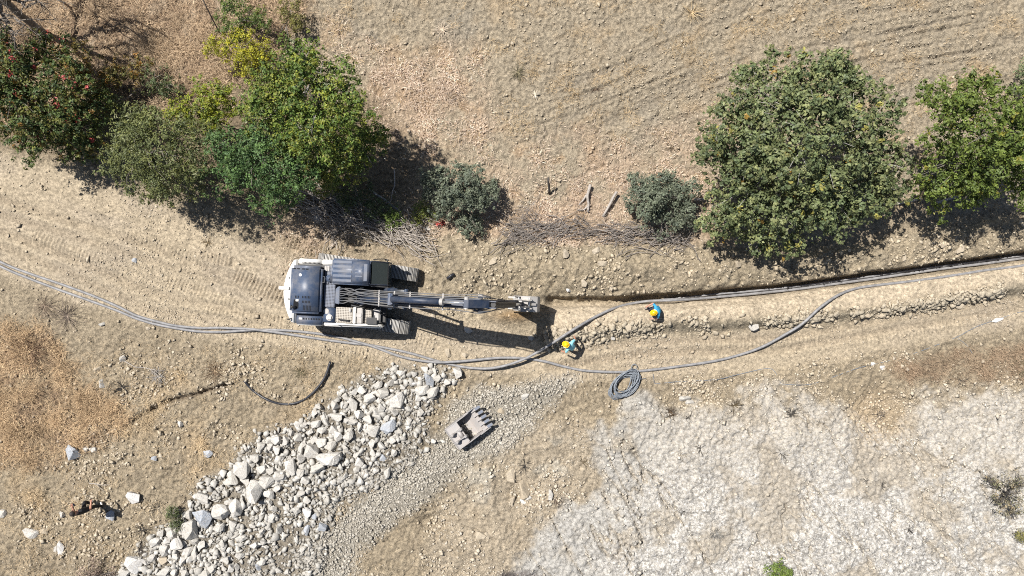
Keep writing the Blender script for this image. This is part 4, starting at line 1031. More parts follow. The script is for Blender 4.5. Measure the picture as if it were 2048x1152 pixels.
for a in [(1582, 827, .42, 34, DK, "black dead shrub on the outcrop rim right of the brown shrubs"), (1757, 831, .40, 30, (.14, .12, .10), "grey dead shrub in the sandy hollow of the outcrop"),
          (1562, 907, .38, 14, DK, "black twig shrub on the white outcrop left of the sandy hollow"), (1270, 905, .45, 12, (.16, .14, .12), "hoop of thin dark stems on the outcrop left side"),
          (1402, 898, .40, 12, DK, "black dead stem with a long twig on the white outcrop"), (1362, 912, .35, 18, (.32, .28, .22), "pale dry tuft on the outcrop left of the black stem"),
          (1340, 825, .45, 40, (.10, .07, .045), "brown dry shrub on the outcrop rim below the coiled rope"), (1470, 812, .48, 44, (.11, .085, .05), "brown dry shrub on the outcrop rim right of two white stones"),
          (1372, 838, .3, 14, DK, "small black dead shrub under the two white rim stones"), (1763, 971, .3, 16, DK, "black twigs on the lower white outcrop, right of a flat twig"),
          (1729, 960, .25, 7, DK, "flat black twig on the lower white outcrop"), (1815, 1057, .3, 16, DK, "small black dead shrub on the outcrop near the bottom right"),
          (1922, 762, .4, 14, DK, "black branching dead twig at the end of the reddish straw"), (1365, 1022, .3, 12, DK, "black dead twigs on the grey part of the outcrop"),
          (1432, 1066, .42, 40, (.22, .21, .19), "grey dead shrub on the lichened outcrop near the bottom"), (1640, 988, .3, 20, (.3, .28, .22), "pale dry tuft on the white outcrop above the green shrub"),
          (245, 774, .6, 40, DK, "black spreading dead shrub on the straw slope"), (316, 752, .5, 60, (.34, .32, .30), "silvery dead shrub at the end of the dead branch"),
          (430, 742, .7, 60, (.2, .14, .09), "brown dry shrub left of the bent black pipe"), (600, 745, .45, 36, (.13, .115, .07), "olive dry tuft inside the curve of the black pipe"),
          (285, 1058, .55, 30, DK, "black dead shrub left of the green shrub by the heap"), (280, 1098, .5, 24, (.10, .085, .075), "dark dead shrub left of the heap's lower tip"),
          (318, 1015, .5, 12, DK, "black forked dead twigs above the green shrub by the heap"), (373, 1003, .5, 22, (.14, .11, .08), "brown dead twigs left of the grey boulder above the heap"),
          (1050, 931, .5, 26, DK, "black dead shrub on the sandy slope above the pit"), (1166, 925, .35, 16, (.14, .11, .07), "thin dry stems on the sandy slope left of the outcrop"),
          (1110, 998, .42, 26, (.10, .07, .055), "dark spiky shrub beside the grey egg shaped stone"), (90, 612, .8, 60, (.27, .21, .155), "washed out brown shrub below the conduits"),
          (135, 632, .9, 70, (.25, .2, .16), "faint greyish dry shrub below the conduits, further from the edge"), (60, 705, 1.2, 130, (.20, .13, .085), "large brown bramble patch on the left slope"),
          (1190, 178, .38, 40, (.14, .1, .07), "dark weed standing alone in the ploughed field"), (1345, 295, .35, 20, (.12, .09, .06), "dark twiggy weed left of the fig tree"),
          (1035, 145, .5, 50, (.19, .165, .10), "olive dry weed on the left of the field"), (885, 60, .5, 60, (.62, .52, .40), "bleached dry thistle in the upper field"), (1070, 190, .3, 40, (.65, .58, .46), "cream coloured dry flower head in the field"),
          (1385, 25, .6, 50, (.52, .40, .24), "yellow straw tussock near the top edge"), (2040, 735, .6, 60, (.15, .13, .08), "dark dry shrub at the right edge above the outcrop"), (415, 485, .35, 22, (.2, .15, .09), "dry weed beside the tread prints on the track"),
          (620, 500, .4, 40, (.45, .36, .24), "pale straw tuft beside the tread prints above the counterweight"), (1963, 945, .5, 16, DK, "long dark dead branchlets left of the straggly grey bush")]:
    dead_shrub(*a)

# ------------------------------------------------------------------ conduits, rope and wire
def smooth_path(pts, step=6):
    """Catmull-Rom through 3-D points"""
    P = [Vector(p) for p in pts]; P = [P[0] * 2 - P[1]] + P + [P[-1] * 2 - P[-2]]
    out = []
    for i in range(1, len(P) - 2):
        for k in range(step):
            t = k / step
            a, b_, c_, d_ = P[i - 1], P[i], P[i + 1], P[i + 2]
            out.append(.5 * ((2 * b_) + (c_ - a) * t + (2 * a - 5 * b_ + 4 * c_ - d_) * t * t + (3 * b_ - a - 3 * c_ + d_) * t ** 3))
    out.append(P[-2])
    return out
def laid(pts, r, lifts=None):
    out = []
    for i, q in enumerate(pts):
        l = q[2] if len(q) > 2 else 0.0
        out.append(G(q[0], q[1], l + r * .85))
    return out
def cable(name, label, pts, r, mat, cat, n=10, step=6):
    path = smooth_path(laid(pts, r), step)
    o = MB().tube(path, r, n).build(name, mat, None, smooth=True)
    return tag(o, label, cat)
LA = [(-120, 470), (0, 532), (59, 557), (117, 579), (176, 600), (234, 621), (273, 637), (312, 648.5), (361, 658), (400, 663), (440, 664), (468, 662.5, .03), (507, 660, .07), (556, 660, .03), (614, 664.5), (673, 673, .02), (712, 683, .06), (749, 694, .1), (798, 712, .07), (837, 720.5, .09),
      (876, 724.5, .12), (915, 723, .12), (954, 719.6, .1), (993, 716, .08), (1032, 715.7, .04), (1061, 718, 0), (1095, 724), (1130, 733.6), (1173, 741.4), (1234, 744), (1286, 741.4), (1356, 733), (1434, 721), (1493, 705.5, .05), (1532, 690, .12), (1571, 668.4, .2), (1605, 647, .22), (1640, 615, .18),
      (1679, 589, .08), (1718, 575.7, .05), (1767, 569, .03), (1835, 561), (1913, 550), (1972, 540.5), (2040, 532), (2200, 508)]
cable("conduit", "long grey conduit bowing down to the coiled rope and up to the right edge", LA, .062, M['conduit'], "conduit")
LB = [(-120, 462), (0, 523.4), (59, 547), (117, 566.5), (182, 590), (234, 612), (273, 631), (312, 642.5), (352, 651.5), (400, 656), (439, 655.7), (497, 658, .1), (536, 662.5, .1), (575, 668, .02), (634, 677), (692, 685), (730, 689), (751, 692, .0), (788, 699, .0), (827, 708, .0), (866, 719.6), (895, 727.4), (934, 735, .04),
      (973, 737, .16), (1003, 733, .28), (1032, 724.5, .36), (1061, 712, .42), (1103, 687, .48), (1147, 659, .3), (1181, 639, .1), (1216, 621.6, .12), (1251, 609.5, .2), (1294, 602.5, .4)]
lb = laid(LB, .062)
for q in [(1340, 600.5, .12), (1376, 599, -.15), (1434, 594, -.42), (1512, 587, -.55), (1600, 577.5, -.57), (1680, 566.5, -.57), (1757, 556, -.57), (1874, 539, -.57), (1970, 527, -.57), (2050, 516, -.57), (2200, 497, -.57)]:
    lb.append(W(q[0], q[1], q[2]))
o = MB().tube(smooth_path(lb, 6), .062, 10).build("conduit", M['conduit'], None, smooth=True)
tag(o, "grey conduit lifted by both workers and running down into the trench", "conduit")
lb2 = [W(1290, 602, -1.1), W(1330, 599, -.75)] + [Vector((p.x, p.y + .13, -.60)) for p in lb[-9:]]
o = MB().tube(smooth_path(lb2, 6), .055, 8).build("conduit", M['conduit'], None, smooth=True)
tag(o, "second grey conduit lying along the trench floor", "conduit")
cable("bent_pipe", "short black pipe bent into a bow on the bare slope", [(488, 761, .02), (507, 781.6, .02), (536, 800, .02), (565, 808, .02), (595, 805, .02), (624, 787.5, .05), (649, 756, .1), (661, 723, .16)], .055, M['blackpipe'], "pipe")
# coil of wire rope
def coil():
    c0 = G(1249, 766)
    pts = []
    for i in range(19):
        ox, oy = (random.gauss(.06, .05), random.gauss(.06, .05)) if i % 3 else (random.gauss(-.14, .05), random.gauss(-.12, .05))
        A_, B_ = random.uniform(.56, .74), random.uniform(.34, .48); th = math.radians(random.gauss(46, 6)); zl = .03 + .012 * i
        for k in range(22):
            a = 2 * math.pi * k / 22
            u, w = A_ * math.cos(a), B_ * math.sin(a)
            pts.append(c0 + Vector((ox + u * math.cos(th) - w * math.sin(th), oy + u * math.sin(th) + w * math.cos(th), zl + .015 * math.sin(3 * a + i) + (.07 if oy > .1 else .0))))
    tail = [G(1262, 756, .2), G(1275, 759, .1), G(1292, 757, .03)]
    sm = []
    for i in range(len(pts)):
        a = pts[max(0, i - 1)]; b_ = pts[i]; c_ = pts[min(len(pts) - 1, i + 1)]
        sm.append((a + b_ * 2 + c_) / 4)
    mb = MB().tube(sm + tail, .02, 6)
    loop = [c0 + Vector((.42 + .13 * math.cos(a), .72 + .15 * math.sin(a), .16)) for a in np.linspace(0, 6.28, 14)]
    mb.tube(loop, .018, 6)
    o = mb.build("rope_coil", M['rope'], None, smooth=True)
    tag(o, "coil of grey wire rope lying across the conduit", "rope coil")
coil()
cable("thin_wire", "thin dark wire trailing from the coil towards the right edge", [(1306, 748, .02), (1308, 762), (1314, 767), (1360, 763), (1431, 759), (1480, 748), (1533, 737), (1550, 744), (1561, 766), (1580, 769), (1608, 770), (1635, 765), (1680, 749), (1720, 735), (1776, 722), (1830, 706), (1871, 691), (1914, 674), (1940, 660), (1967, 648), (2048, 622), (2150, 600)], .015, M['rope'], "wire", 6)
cable("thin_wire", "short dark wire end branching off the thin wire at the right", [(1915, 676), (1934, 691), (1946, 708)], .011, M['rope'], "wire", 6)
mb = MB()
q = [W(*t) for t in ((1981, 643), (1990, 636), (2006, 635), (2004, 639), (1990, 645))]
zc = float(gz(q[1].x, q[1].y)) + .03
mb.slab([(p.x, p.y) for p in q], zc, zc + .035)
tag(mb.build("plastic_strip", M['rock_white'], None, .008), "white plastic strip lying beside the thin wire", "plastic strip")

# ------------------------------------------------------------------ excavator
M['slot_shade'] = mat_plain("painted_slot_shade", (.006, .006, .007), .9)  # near-black colour stands in for the shade inside slots and recess
M['navy'] = mat_paint("navy_paint", (.056, .08, .132), .40, .36)
M['navy_dark'] = mat_paint("dark_navy_paint", (.022, .037, .068), .42, .28)
M['white'] = mat_paint("white_paint", (.74, .725, .69), .45, .6)
M['black'] = mat_paint("black_steel", (.016, .017, .02), .55, .15)
M['grouser'] = mat_paint("worn_track_steel", (.40, .385, .36), .5, .5, metallic=.25)
M['tracklink'] = mat_paint("track_link_steel", (.06, .06, .065), .6, .3)
M['silver'] = mat_paint("chromed_rod", (.75, .76, .78), .2, .15, metallic=.8)
M['greysteel'] = mat_paint("dusty_grey_steel", (.40, .385, .37), .55, .6, metallic=.1)
M['hose'] = mat_paint("dusty_hose", (.10, .105, .115), .5, .4)
M['plate'] = mat_perforated("perforated_plate", (.13, .15, .20), (.02, .022, .03), .062)
M['plate_tan'] = mat_perforated("dusty_perforated_plate", (.42, .385, .33), (.10, .08, .06), .07, .6)
M['rust'] = mat_paint("rusty_steel", (.25, .16, .09), .8, .4)
gl, nt, b = nodes_of("tinted_glass")
b.inputs["Base Color"].default_value = (.10, .12, .12, 1); b.inputs["Roughness"].default_value = .06
b.inputs["Transmission Weight"].default_value = .6; b.inputs["IOR"].default_value = 1.45
M['glass'] = gl
def excavator():
    ox, oy = -6.63, -.25
    zg = float(gz(ox, oy)) - .02
    root = empty("excavator", (ox, oy, zg), math.radians(-2.6))
    tag(root, "dark blue and white tracked excavator digging the trench", "excavator")
    # --- undercarriage, turned a little against the upper body
    rel = math.radians(-9.0 + 2.6); RT = Matrix.Rotation(rel, 4, 'Z')
    mb = MB()
    mb.slab([(-1.1, -.55), (-.5, -.75), (.5, -.75), (1.1, -.55), (1.1, .55), (.5, .75), (-.5, .75), (-1.1, .55)], .5, .85)
    for sx in (-1, 1):
        for sy in (-1, 1):
            mb.beam((sx * .7, sy * .5, .65), (sx * 1.15, sy * 1.0, .55), .35, .3)
    mb.cyl((0, 0, .85), (0, 0, 1.02), .62, 28)
    o = mb.build("undercarriage", M['black'], root, .015); o.matrix_local = RT
    shoe = MB()
    shoe.box(-.088, .088, -.30, .30, -.012, .012)
    for gx_, w_, h_ in ((-.06, .014, .045), (.0, .014, .04), (.06, .014, .04)): shoe.box(gx_ - w_, gx_ + w_, -.298, .298, .0125, h_)
    shoe_me = shoe.mesh("track_shoe", M['tracklink'])
    shoe_me.materials.append(M['grouser'])
    shoe_me.polygons.foreach_set('material_index', [0] * 6 + [1] * 18)
    lk = MB().box(-.09, .09, -.13, -.08, -.1, -.013).box(-.09, .09, .08, .13, -.1, -.013).mesh("track_link", M['tracklink'])
    half, rad, zc = 1.78, .44, .47
    per = 4 * half + 2 * math.pi * rad; N = 53
    for sy in (1, -1):
        tr = empty("track"); tr.parent = root
        tr.matrix_local = RT @ Matrix.Translation((0, sy * 1.19, 0))
        fr = MB()
        fr.prism([(-1.75, .32), (1.7, .32), (1.85, .5), (1.5, .72), (-1.5, .72), (-1.85, .5)], -.17, .17)
        for k in range(7): fr.cyl((-1.4 + .46 * k, -.19, .2), (-1.4 + .46 * k, .19, .2), .13, 12)
        for k in (-.7, .7): fr.cyl((k, -.15, .76), (k, .15, .76), .08, 10)
        fr.build("track_frame", M['black'], tr, .01)
        MB().cyl((1.78, -.15, zc), (1.78, .15, zc), .33, 20).build("idler_wheel", M['tracklink'], tr, .01)
        MB().cyl((-1.78, -.12, zc), (-1.78, .12, zc), .34, 20).cyl((-1.78, .1, zc), (-1.78, .22, zc), .2, 16).build("sprocket", M['tracklink'], tr, .01)
        for k in range(N):
            s = k * per / N
            if s < 2 * half: x_, z_, a = -half + s, zc + rad, 0
            elif s < 2 * half + math.pi * rad:
                a = (s - 2 * half) / rad; x_, z_ = half + rad * math.sin(a), zc + rad * math.cos(a)
            elif s < 4 * half + math.pi * rad: x_, z_, a = half - (s - 2 * half - math.pi * rad), zc - rad, math.pi
            else:
                a = math.pi + (s - 4 * half - math.pi * rad) / rad; x_, z_ = -half + rad * math.sin(a), zc + rad * math.cos(a)
            o = link("track_shoe", shoe_me, tr); o.location = (x_, 0, z_ + (.012 if a == 0 else 0) - .025 * math.sin(math.pi * s / (2 * half)) * (a == 0)); o.rotation_euler = (0, a, 0)
            o2 = link("track_link", lk, tr); o2.location = o.location; o2.rotation_euler = (0, a, 0)
    # --- upper body
    P = lambda: MB()
    P().box(-2.7, 1.15, -1.33, 1.33, 1.05, 1.28).box(-.95, 1.45, -.42, .25, 1.05, 1.5).build("deck_frame", M['black'], root, .02)
    prof = [(-2.56, 1.36), (-2.66, 1.38)] + [(-3.12 + .42 * (t / 1.38) ** 2, t) for t in np.linspace(1.3, -1.3, 15)] + [(-2.66, -1.38), (-2.56, -1.36)]
    cw = P().slab(prof, 1.08, 2.06).build("counterweight", M['white'], root, .07, True, 3)
    for (x_, y_) in ((-2.88, .55), (-2.86, -.35)): P().cyl((x_, y_, 2.05), (x_, y_, 2.072), .035, 12).build("painted_lifting_hole", M['black'], cw)  # raised black discs drawn in place of holes
    P().box(-3.30, -2.86, .04, .18, 2.066, 2.13).build("rear_bracket", M['white'], root, .015)
    P().tube([(-2.72, -1.18, 2.06), (-2.78, -1.2, 2.2), (-2.84, -1.2, 2.22)], .03, 8).build("lamp_stalk", M['black'], root)
    # engine bay and hood
    P().box(-2.55, -1.3, -1.10, 1.18, 1.3, 1.98).build("engine_bay", M['black'], root, .02)
    hood = P().box(-2.74, -1.42, -.93, 1.10, 1.96, 2.40).build("engine_hood", M['navy'], root, .11, True, 4)
    for k in range(4): P().box(-2.62 + .155 * k + (.05 if k > 1 else 0), -2.50 + .155 * k + (.05 if k > 1 else 0), .93, .975, 2.4, 2.404).build("painted_vent_slot", M['slot_shade'], hood)  # thin raised plates, coloured as dark as shaded slots
    for rx, ry, n_ in ((-2.5, -.18, 3), (-2.2, -.18, 6), (-2.2, -.38, 6), (-2.15, -.58, 6), (-2.15, -.69, 6)):
        for k in range(n_): P().box(rx + .062 * k, rx + .03 + .062 * k, ry - .1, ry + .0, 2.4, 2.404).build("painted_vent_slot", M['slot_shade'], hood)
    for k in range(2): P().box(-2.66, -2.62, -.66 - .1 * k, -.58 - .1 * k, 2.4, 2.404).build("painted_vent_slot", M['slot_shade'], hood)
    P().slab([(-2.55, -.36), (-2.44, -.32), (-2.34, -.5), (-2.34, -.72), (-2.5, -.74), (-2.56, -.6)], 2.4, 2.405).build("painted_exhaust_recess", M['slot_shade'], hood)  # raised dark patch, shade of the exhaust recess painted in
    P().tube([(-2.47, -.66, 2.2), (-2.47, -.66, 2.47), (-2.52, -.66, 2.56), (-2.62, -.67, 2.60)], .055, 12).build("exhaust_pipe", M['black'], root, smooth=True)
    P().box(-2.46, -2.34, -.42, -.33, 2.405, 2.43).build("exhaust_flap", M['white'], hood, .005)
    P().tube([(-1.41, .42, 2.25), (-1.34, .42, 2.25), (-1.34, .68, 2.25), (-1.41, .68, 2.25)], .018, 6).build("hood_handle", M['hose'], hood)
    P().cyl((-2.32, .70, 2.4), (-2.32, .70, 2.405), .06, 16).build("service_cap", M['white'], hood)
    # side doors and walkways
    sd_ = P().box(-2.54, -1.55, 1.16, 1.40, 1.3, 2.03).build("side_door", M['white'], root, .04, True, 3)
    for k in range(14): P().box(-2.36 + .055 * k, -2.33 + .055 * k, 1.19, 1.26, 2.03, 2.034).build("painted_vent_slot", M['slot_shade'], sd_)
    P().box(-1.535, -.88, 1.16, 1.40, 1.3, 2.03).build("side_door", M['white'], root, .04, True, 3)
    sd2 = P().box(-2.54, -1.42, -1.40, -1.0, 1.3, 1.99).build("side_door", M['navy'], root, .03, True, 3)
    for k in range(11): P().box(-2.25 + .07 * k, -2.21 + .07 * k, -1.2, -1.12, 1.99, 1.994).build("painted_vent_slot", M['slot_shade'], sd2)
    P().box(-2.42, -2.29, -1.2, -1.12, 1.991, 2.0).build("name_plate", M['white'], sd2)
    P().box(-2.56, -1.42, -1.44, -1.27, 1.3, 1.97).build("side_skirt", M['white'], root, .06, True, 3)
    P().box(-1.405, 1.12, -1.44, -1.27, 1.25, 1.92).build("side_skirt", M['white'], root, .06, True, 3)
    P().box(-1.38, -.92, -.62, .36, 1.3, 2.04).build("walkway_plate", M['plate'], root, .01)
    P().box(-1.38, -.86, .37, 1.155, 1.3, 2.02).build("walkway_plate", M['plate'], root, .01)
    P().cyl((-1.17, .60, 2.02), (-1.17, .60, 2.16), .15, 20).cyl((-1.17, .60, 2.16), (-1.17, .60, 2.2), .05, 10).build("air_filter", M['navy'], root, .02, True)
    P().box(-1.0, -.93, .38, .52, 2.02, 2.14).build("switch_box", M['white'], root, .01)
    P().box(-1.40, -1.34, .92, 1.13, 2.022, 2.06).box(-1.33, -1.27, .92, 1.13, 2.022, 2.06).box(-1.26, -1.2, .92, 1.13, 2.022, 2.05).build("battery_grille", M['greysteel'], root, .005)
    # fuel and oil tanks on the right
    ft = P().box(-1.40, -.88, -1.265, -.64, 1.3, 2.0).build("oil_tank", M['navy'], root, .03, True, 3)
    for (x_, y_, r_) in ((-1.26, -.8, .12), (-1.12, -1.06, .14)):
        P().cyl((x_, y_, 2.0), (x_, y_, 2.02), r_, 20).cyl((x_, y_, 2.02), (x_, y_, 2.03), r_ * .8, 20).build("inspection_cover", M['greysteel'], ft)
    P().cyl((-1.18, -1.08, 2.02), (-1.18, -1.08, 2.1), .05, 12).box(-1.14, -1.04, -1.13, -1.0, 2.02, 2.09).build("filler_cap", M['white'], ft)
    P().box(-.86, -.14, -1.265, -.60, 1.3, 1.97).build("fuel_tank", M['plate_tan'], root, .02)
    P().box(-.3, -.2, -.78, -.62, 1.97, 2.05).build("tank_latch", M['greysteel'], root, .02)
    P().tube([(-.7, -1.12, 1.98), (-.7, -1.12, 2.06), (-.3, -1.15, 2.08), (-.25, -1.15, 1.98)], .035, 8).build("pump_hose", M['black'], root, smooth=True)
    P().box(-.125, .0, -1.265, -.58, 1.3, 2.0).build("tool_box_rim", M['white'], root, .015)
    P().box(.01, .27, -1.265, -.60, 1.3, 1.94).build("tool_box", M['greysteel'], root, .03)
    P().cyl((.12, -.9, 1.94), (.12, -.9, 1.955), .12, 20).build("tool_box_cap", M['greysteel'], root)
    P().box(.28, .62, -1.265, -.64, 1.05, 1.72).build("step_plate", M['plate_tan'], root, .02)
    P().box(.63, .92, -1.24, -.62, 1.0, 1.55).build("front_step", M['greysteel'], root, .03)
    P().box(.70, .74, -1.0, -.9, 1.55, 1.556).build("painted_step_slot", M['black'], root)  # raised black strip drawn in place of a slot
    P().tube([(1.0, -1.2, 1.3), (1.0, -1.2, 1.75), (1.0, -.86, 1.75), (1.0, -.86, 1.3)], .02, 6).build("grab_rail", M['hose'], root)
    P().tube([(.98, -.72, 1.3), (.98, -.72, 1.7), (.98, -.5, 1.7), (.98, -.5, 1.3)], .02, 6).build("grab_rail", M['hose'], root)
    P().tube([(-.75, -1.36, 1.92), (-.7, -1.36, 2.12), (.95, -1.36, 2.05), (1.0, -1.36, 1.85)], .018, 6).build("hand_rail", M['black'], root)
    P().box(.45, .9, -1.28, -.98, 1.925, 1.96).build("mirror", M['black'], root, .01)
    P().tube([(.98, -.55, 1.2), (1.7, -1.0, .95)], .03, 6).build("tow_link", M['black'], root)
    # cab
    cab = P().box(-.84, 1.30, .40, 1.42, 1.07, 1.32).box(-.84, -.78, .40, 1.42, 1.32, 2.84).build("cab", M['navy_dark'], root, .02)
    for (x_, y_) in ((-.80, .43), (-.80, 1.39), (.05, 1.39), (.05, .43)): P().box(x_ - .035, x_ + .035, y_ - .03, y_ + .03, 1.32, 2.83).build("cab_pillar", M['navy_dark'], cab)
    for y_ in (.43, 1.39): P().tube([(1.30, y_, 1.32), (1.32, y_, 2.2), (.74, y_, 2.86)], .035, 6).build("cab_pillar", M['navy_dark'], cab)
    P().tube([(1.325, .43, 2.2), (1.325, 1.39, 2.2)], .03, 6).build("cab_crossbar", M['black'], cab)
    roof = P().box(-.86, .74, .375, 1.445, 2.84, 2.98).build("cab_roof", M['navy'], cab, .06, True, 4)
    for k in range(5): P().box(-.80, -.03, .49 + .19 * k, .60 + .19 * k, 2.98, 3.0).build("roof_rib", M['navy'], cab, .009)
    P().box(.0, .70, .50, 1.32, 2.98, 3.03).build("roof_hatch", M['navy'], cab, .022, True, 3)
    for k in range(3): P().box(.12, .42, .72 + .14 * k, .77 + .14 * k, 3.03, 3.042).build("hatch_rib", M['navy'], cab, .005)
    P().box(.48, .62, .56, 1.26, 3.03, 3.04).build("hatch_rib", M['navy'], cab, .004)
    wf = [(.77, 2.83), (1.30, 2.235), (1.315, 2.24), (.785, 2.845)]
    P().prism(wf, .46, 1.36).build("window_pane", M['glass'], cab)
    P().box(1.31, 1.32, .46, 1.36, 1.33, 2.17).build("window_pane", M['glass'], cab)
    for y_ in (.425, 1.392): P().prism([(.10, 1.33), (1.28, 1.33), (1.29, 2.2), (.72, 2.83), (.10, 2.83)], y_ - .006, y_ + .006).build("window_pane", M['glass'], cab)
    for y_ in (.425, 1.392): P().prism([(-.75, 1.7), (.0, 1.7), (.0, 2.83), (-.75, 2.83)], y_ - .006, y_ + .006).build("window_pane", M['glass'], cab)
    P().box(-.3, .25, .65, 1.15, 1.33, 1.75).box(-.45, -.3, .65, 1.15, 1.5, 2.4).build("driver_seat", M['black'], cab, .05)
    P().box(.75, 1.2, .55, .75, 1.33, 1.9).box(.55, 1.1, 1.15, 1.33, 1.33, 1.8).build("console", M['rust'], cab, .03)
    P().box(1.18, 1.24, 1.1, 1.28, 2.0, 2.25).build("painted_reflection", M['glass_reflection'], cab, .01)  # turquoise block standing in for reflections on the front glass
    P().tube([(1.33, .5, 1.4), (1.34, .55, 2.15)], .012, 5).build("wiper", M['black'], cab)
    P().tube([(1.3, 1.42, 2.3), (1.36, 1.5, 2.45), (1.2, 1.52, 2.7), (.8, 1.47, 2.8)], .018, 6).build("hand_rail", M['black'], cab)
    P().box(1.22, 1.36, 1.46, 1.52, 2.25, 2.55).build("mirror", M['black'], cab, .01)
    P().tube([(.6, .40, 2.7), (.75, .36, 2.75), (1.35, .34, 2.2), (1.38, .34, 1.4)], .02, 6).build("hand_rail", M['hose'], cab)
    P().box(1.32, 1.5, .22, .36, 1.35, 1.5).build("work_lamp", M['white'], root, .02)
    P().box(1.25, 1.42, -.62, -.5, 1.3, 1.42).build("work_lamp", M['white'], root, .02)
    # boom foot
    yb = -.10
    P().slab([(-.92, yb - .34), (-.72, yb - .38), (-.70, yb + .38), (-.80, yb + .38), (-.92, yb + .25)], 1.5, 2.02).build("hose_bracket", M['navy'], root, .02)
    P().prism([(-.3, 1.3), (.5, 1.3), (.35, 2.0), (.05, 2.05)], yb - .33, yb - .27).prism([(-.3, 1.3), (.5, 1.3), (.35, 2.0), (.05, 2.05)], yb + .27, yb + .33).build("boom_mount", M['navy_dark'], root, .01)
    boomp = [(-.02, 1.85), (.5, 3.0), (1.75, 4.62), (2.6, 5.1), (5.45, 5.72), (5.6, 5.55), (5.5, 5.38), (3.1, 4.5), (2.35, 4.1), (1.15, 2.75), (.36, 1.62), (.12, 1.6)]
    M['boom'] = mat_paint("boom_paint", (.016, .029, .058), .48, .16)
    boom = P().prism(boomp, yb - .2, yb + .2).build("boom", M['boom'], root, .02)
    P().cyl((.17, yb - .4, 1.78), (.17, yb + .4, 1.78), .07, 12).build("boom_pin", M['greysteel'], root)
    P().box(3.55, 4.6, yb - .19, yb + .02, 5.0, 5.57, Matrix.Translation((0, 0, 0))).build("boom_web", M['navy_dark'], boom) if False else None
    for sy in (-1, 1):
        bc = P().cyl((.85, yb + sy * .33, 1.45), (1.85, yb + sy * .33, 3.1), .095, 14).build("boom_cylinder", M['navy_dark'], root, smooth=False)
        P().cyl((1.85, yb + sy * .33, 3.1), (2.45, yb + sy * .33, 4.2), .05, 12).build("cylinder_rod", M['silver'], bc, smooth=True)
        P().cyl((2.45, yb + sy * .21, 4.22), (2.45, yb + sy * .42, 4.22), .085, 12).build("rod_end", M['navy_dark'], bc)
    ac = P().cyl((2.05, yb + .02, 5.28), (4.02, yb + .02, 5.98), .12, 18).build("arm_cylinder", M['boom'], root, .01, True)
    P().cyl((3.98, yb + .02, 5.966), (4.10, yb + .02, 6.008), .135, 18).build("cylinder_collar", M['greysteel'], ac)
    P().cyl((4.1, yb + .02, 6.008), (4.98, yb + .02, 6.32), .055, 14).build("cylinder_rod", M['silver'], ac, smooth=True)
    P().cyl((2.0, yb - .2, 5.26), (2.0, yb + .24, 5.26), .1, 12).prism([(1.85, 4.7), (2.3, 4.9), (2.1, 5.35), (1.92, 5.35)], yb - .16, yb - .12).prism([(1.85, 4.7), (2.3, 4.9), (2.1, 5.35), (1.92, 5.35)], yb + .16, yb + .2).build("cylinder_mount", M['navy'], root)
    # stick
    stickp = [(4.88, 6.42), (5.05, 6.46), (5.8, 5.98), (5.95, 5.6), (7.06, 2.42), (6.98, 2.2), (6.82, 2.25), (5.35, 5.3), (5.25, 5.6), (4.85, 6.2)]
    P().prism(stickp, yb - .15, yb + .15).build("stick", M['boom'], root, .015)
    P().cyl((5.45, yb - .34, 5.56), (5.45, yb + .34, 5.56), .1, 14).cyl((4.97, yb - .2, 6.33), (4.97, yb + .24, 6.33), .085, 12).build("stick_pin", M['greysteel'], root)
    for s_ in (-1, 1): P().prism([(5.2, 5.3), (5.7, 5.45), (5.66, 5.75), (5.2, 5.75)], yb + s_ * .27 - .03, yb + s_ * .27 + .03).build("boom_ear", M['navy'], root, .01)
    kc = P().cyl((5.95, yb, 6.08), (6.72, yb, 3.95), .10, 14).build("bucket_cylinder", M['black'], root, smooth=False)
    P().cyl((6.72, yb, 3.95), (6.98, yb, 3.2), .05, 12).build("cylinder_rod", M['silver'], kc, smooth=True)
    P().prism([(5.75, 5.8), (6.1, 6.0), (6.05, 6.2), (5.85, 6.2)], yb - .14, yb - .1).prism([(5.75, 5.8), (6.1, 6.0), (6.05, 6.2), (5.85, 6.2)], yb + .1, yb + .14).build("cylinder_mount", M['navy'], root)
    for s_ in (-1, 1):
        P().beam((6.98, yb + s_ * .2, 3.18), (6.72, yb + s_ * .2, 2.72), .05, .12).build("bucket_link", M['greysteel'], root)
        P().beam((6.98, yb + s_ * .12, 3.18), (7.36, yb + s_ * .12, 2.46), .06, .14).build("bucket_link", M['greysteel'], root)
    # hard pipes and hoses on both sides of the boom
    def along(t, off): 
        pr = [(.05, 1.95), (.5, 3.0), (1.75, 4.62), (2.6, 5.1), (5.45, 5.72)]
        x_ = np.interp(t, [0, 1, 2, 3, 4], [p[0] for p in pr]); z_ = np.interp(t, [0, 1, 2, 3, 4], [p[1] for p in pr])
        return (float(x_) - .0, yb + off, float(z_) + .06)
    for off in (-.27, -.17, .16, .23, .29):
        pts = [along(t, off + random.gauss(0, .006)) for t in (1.2, 1.6, 2, 2.5, 3, 3.3, 3.6)]
        pts += [(5.05, yb + off * 1.15, 5.85), (5.45, yb + off * 1.25, 6.02), (5.85, yb + off * .95, 5.75)]
        P().tube(smooth_path(pts, 4), .021, 6).build("hydraulic_pipe", M['hose'], root, smooth=True)
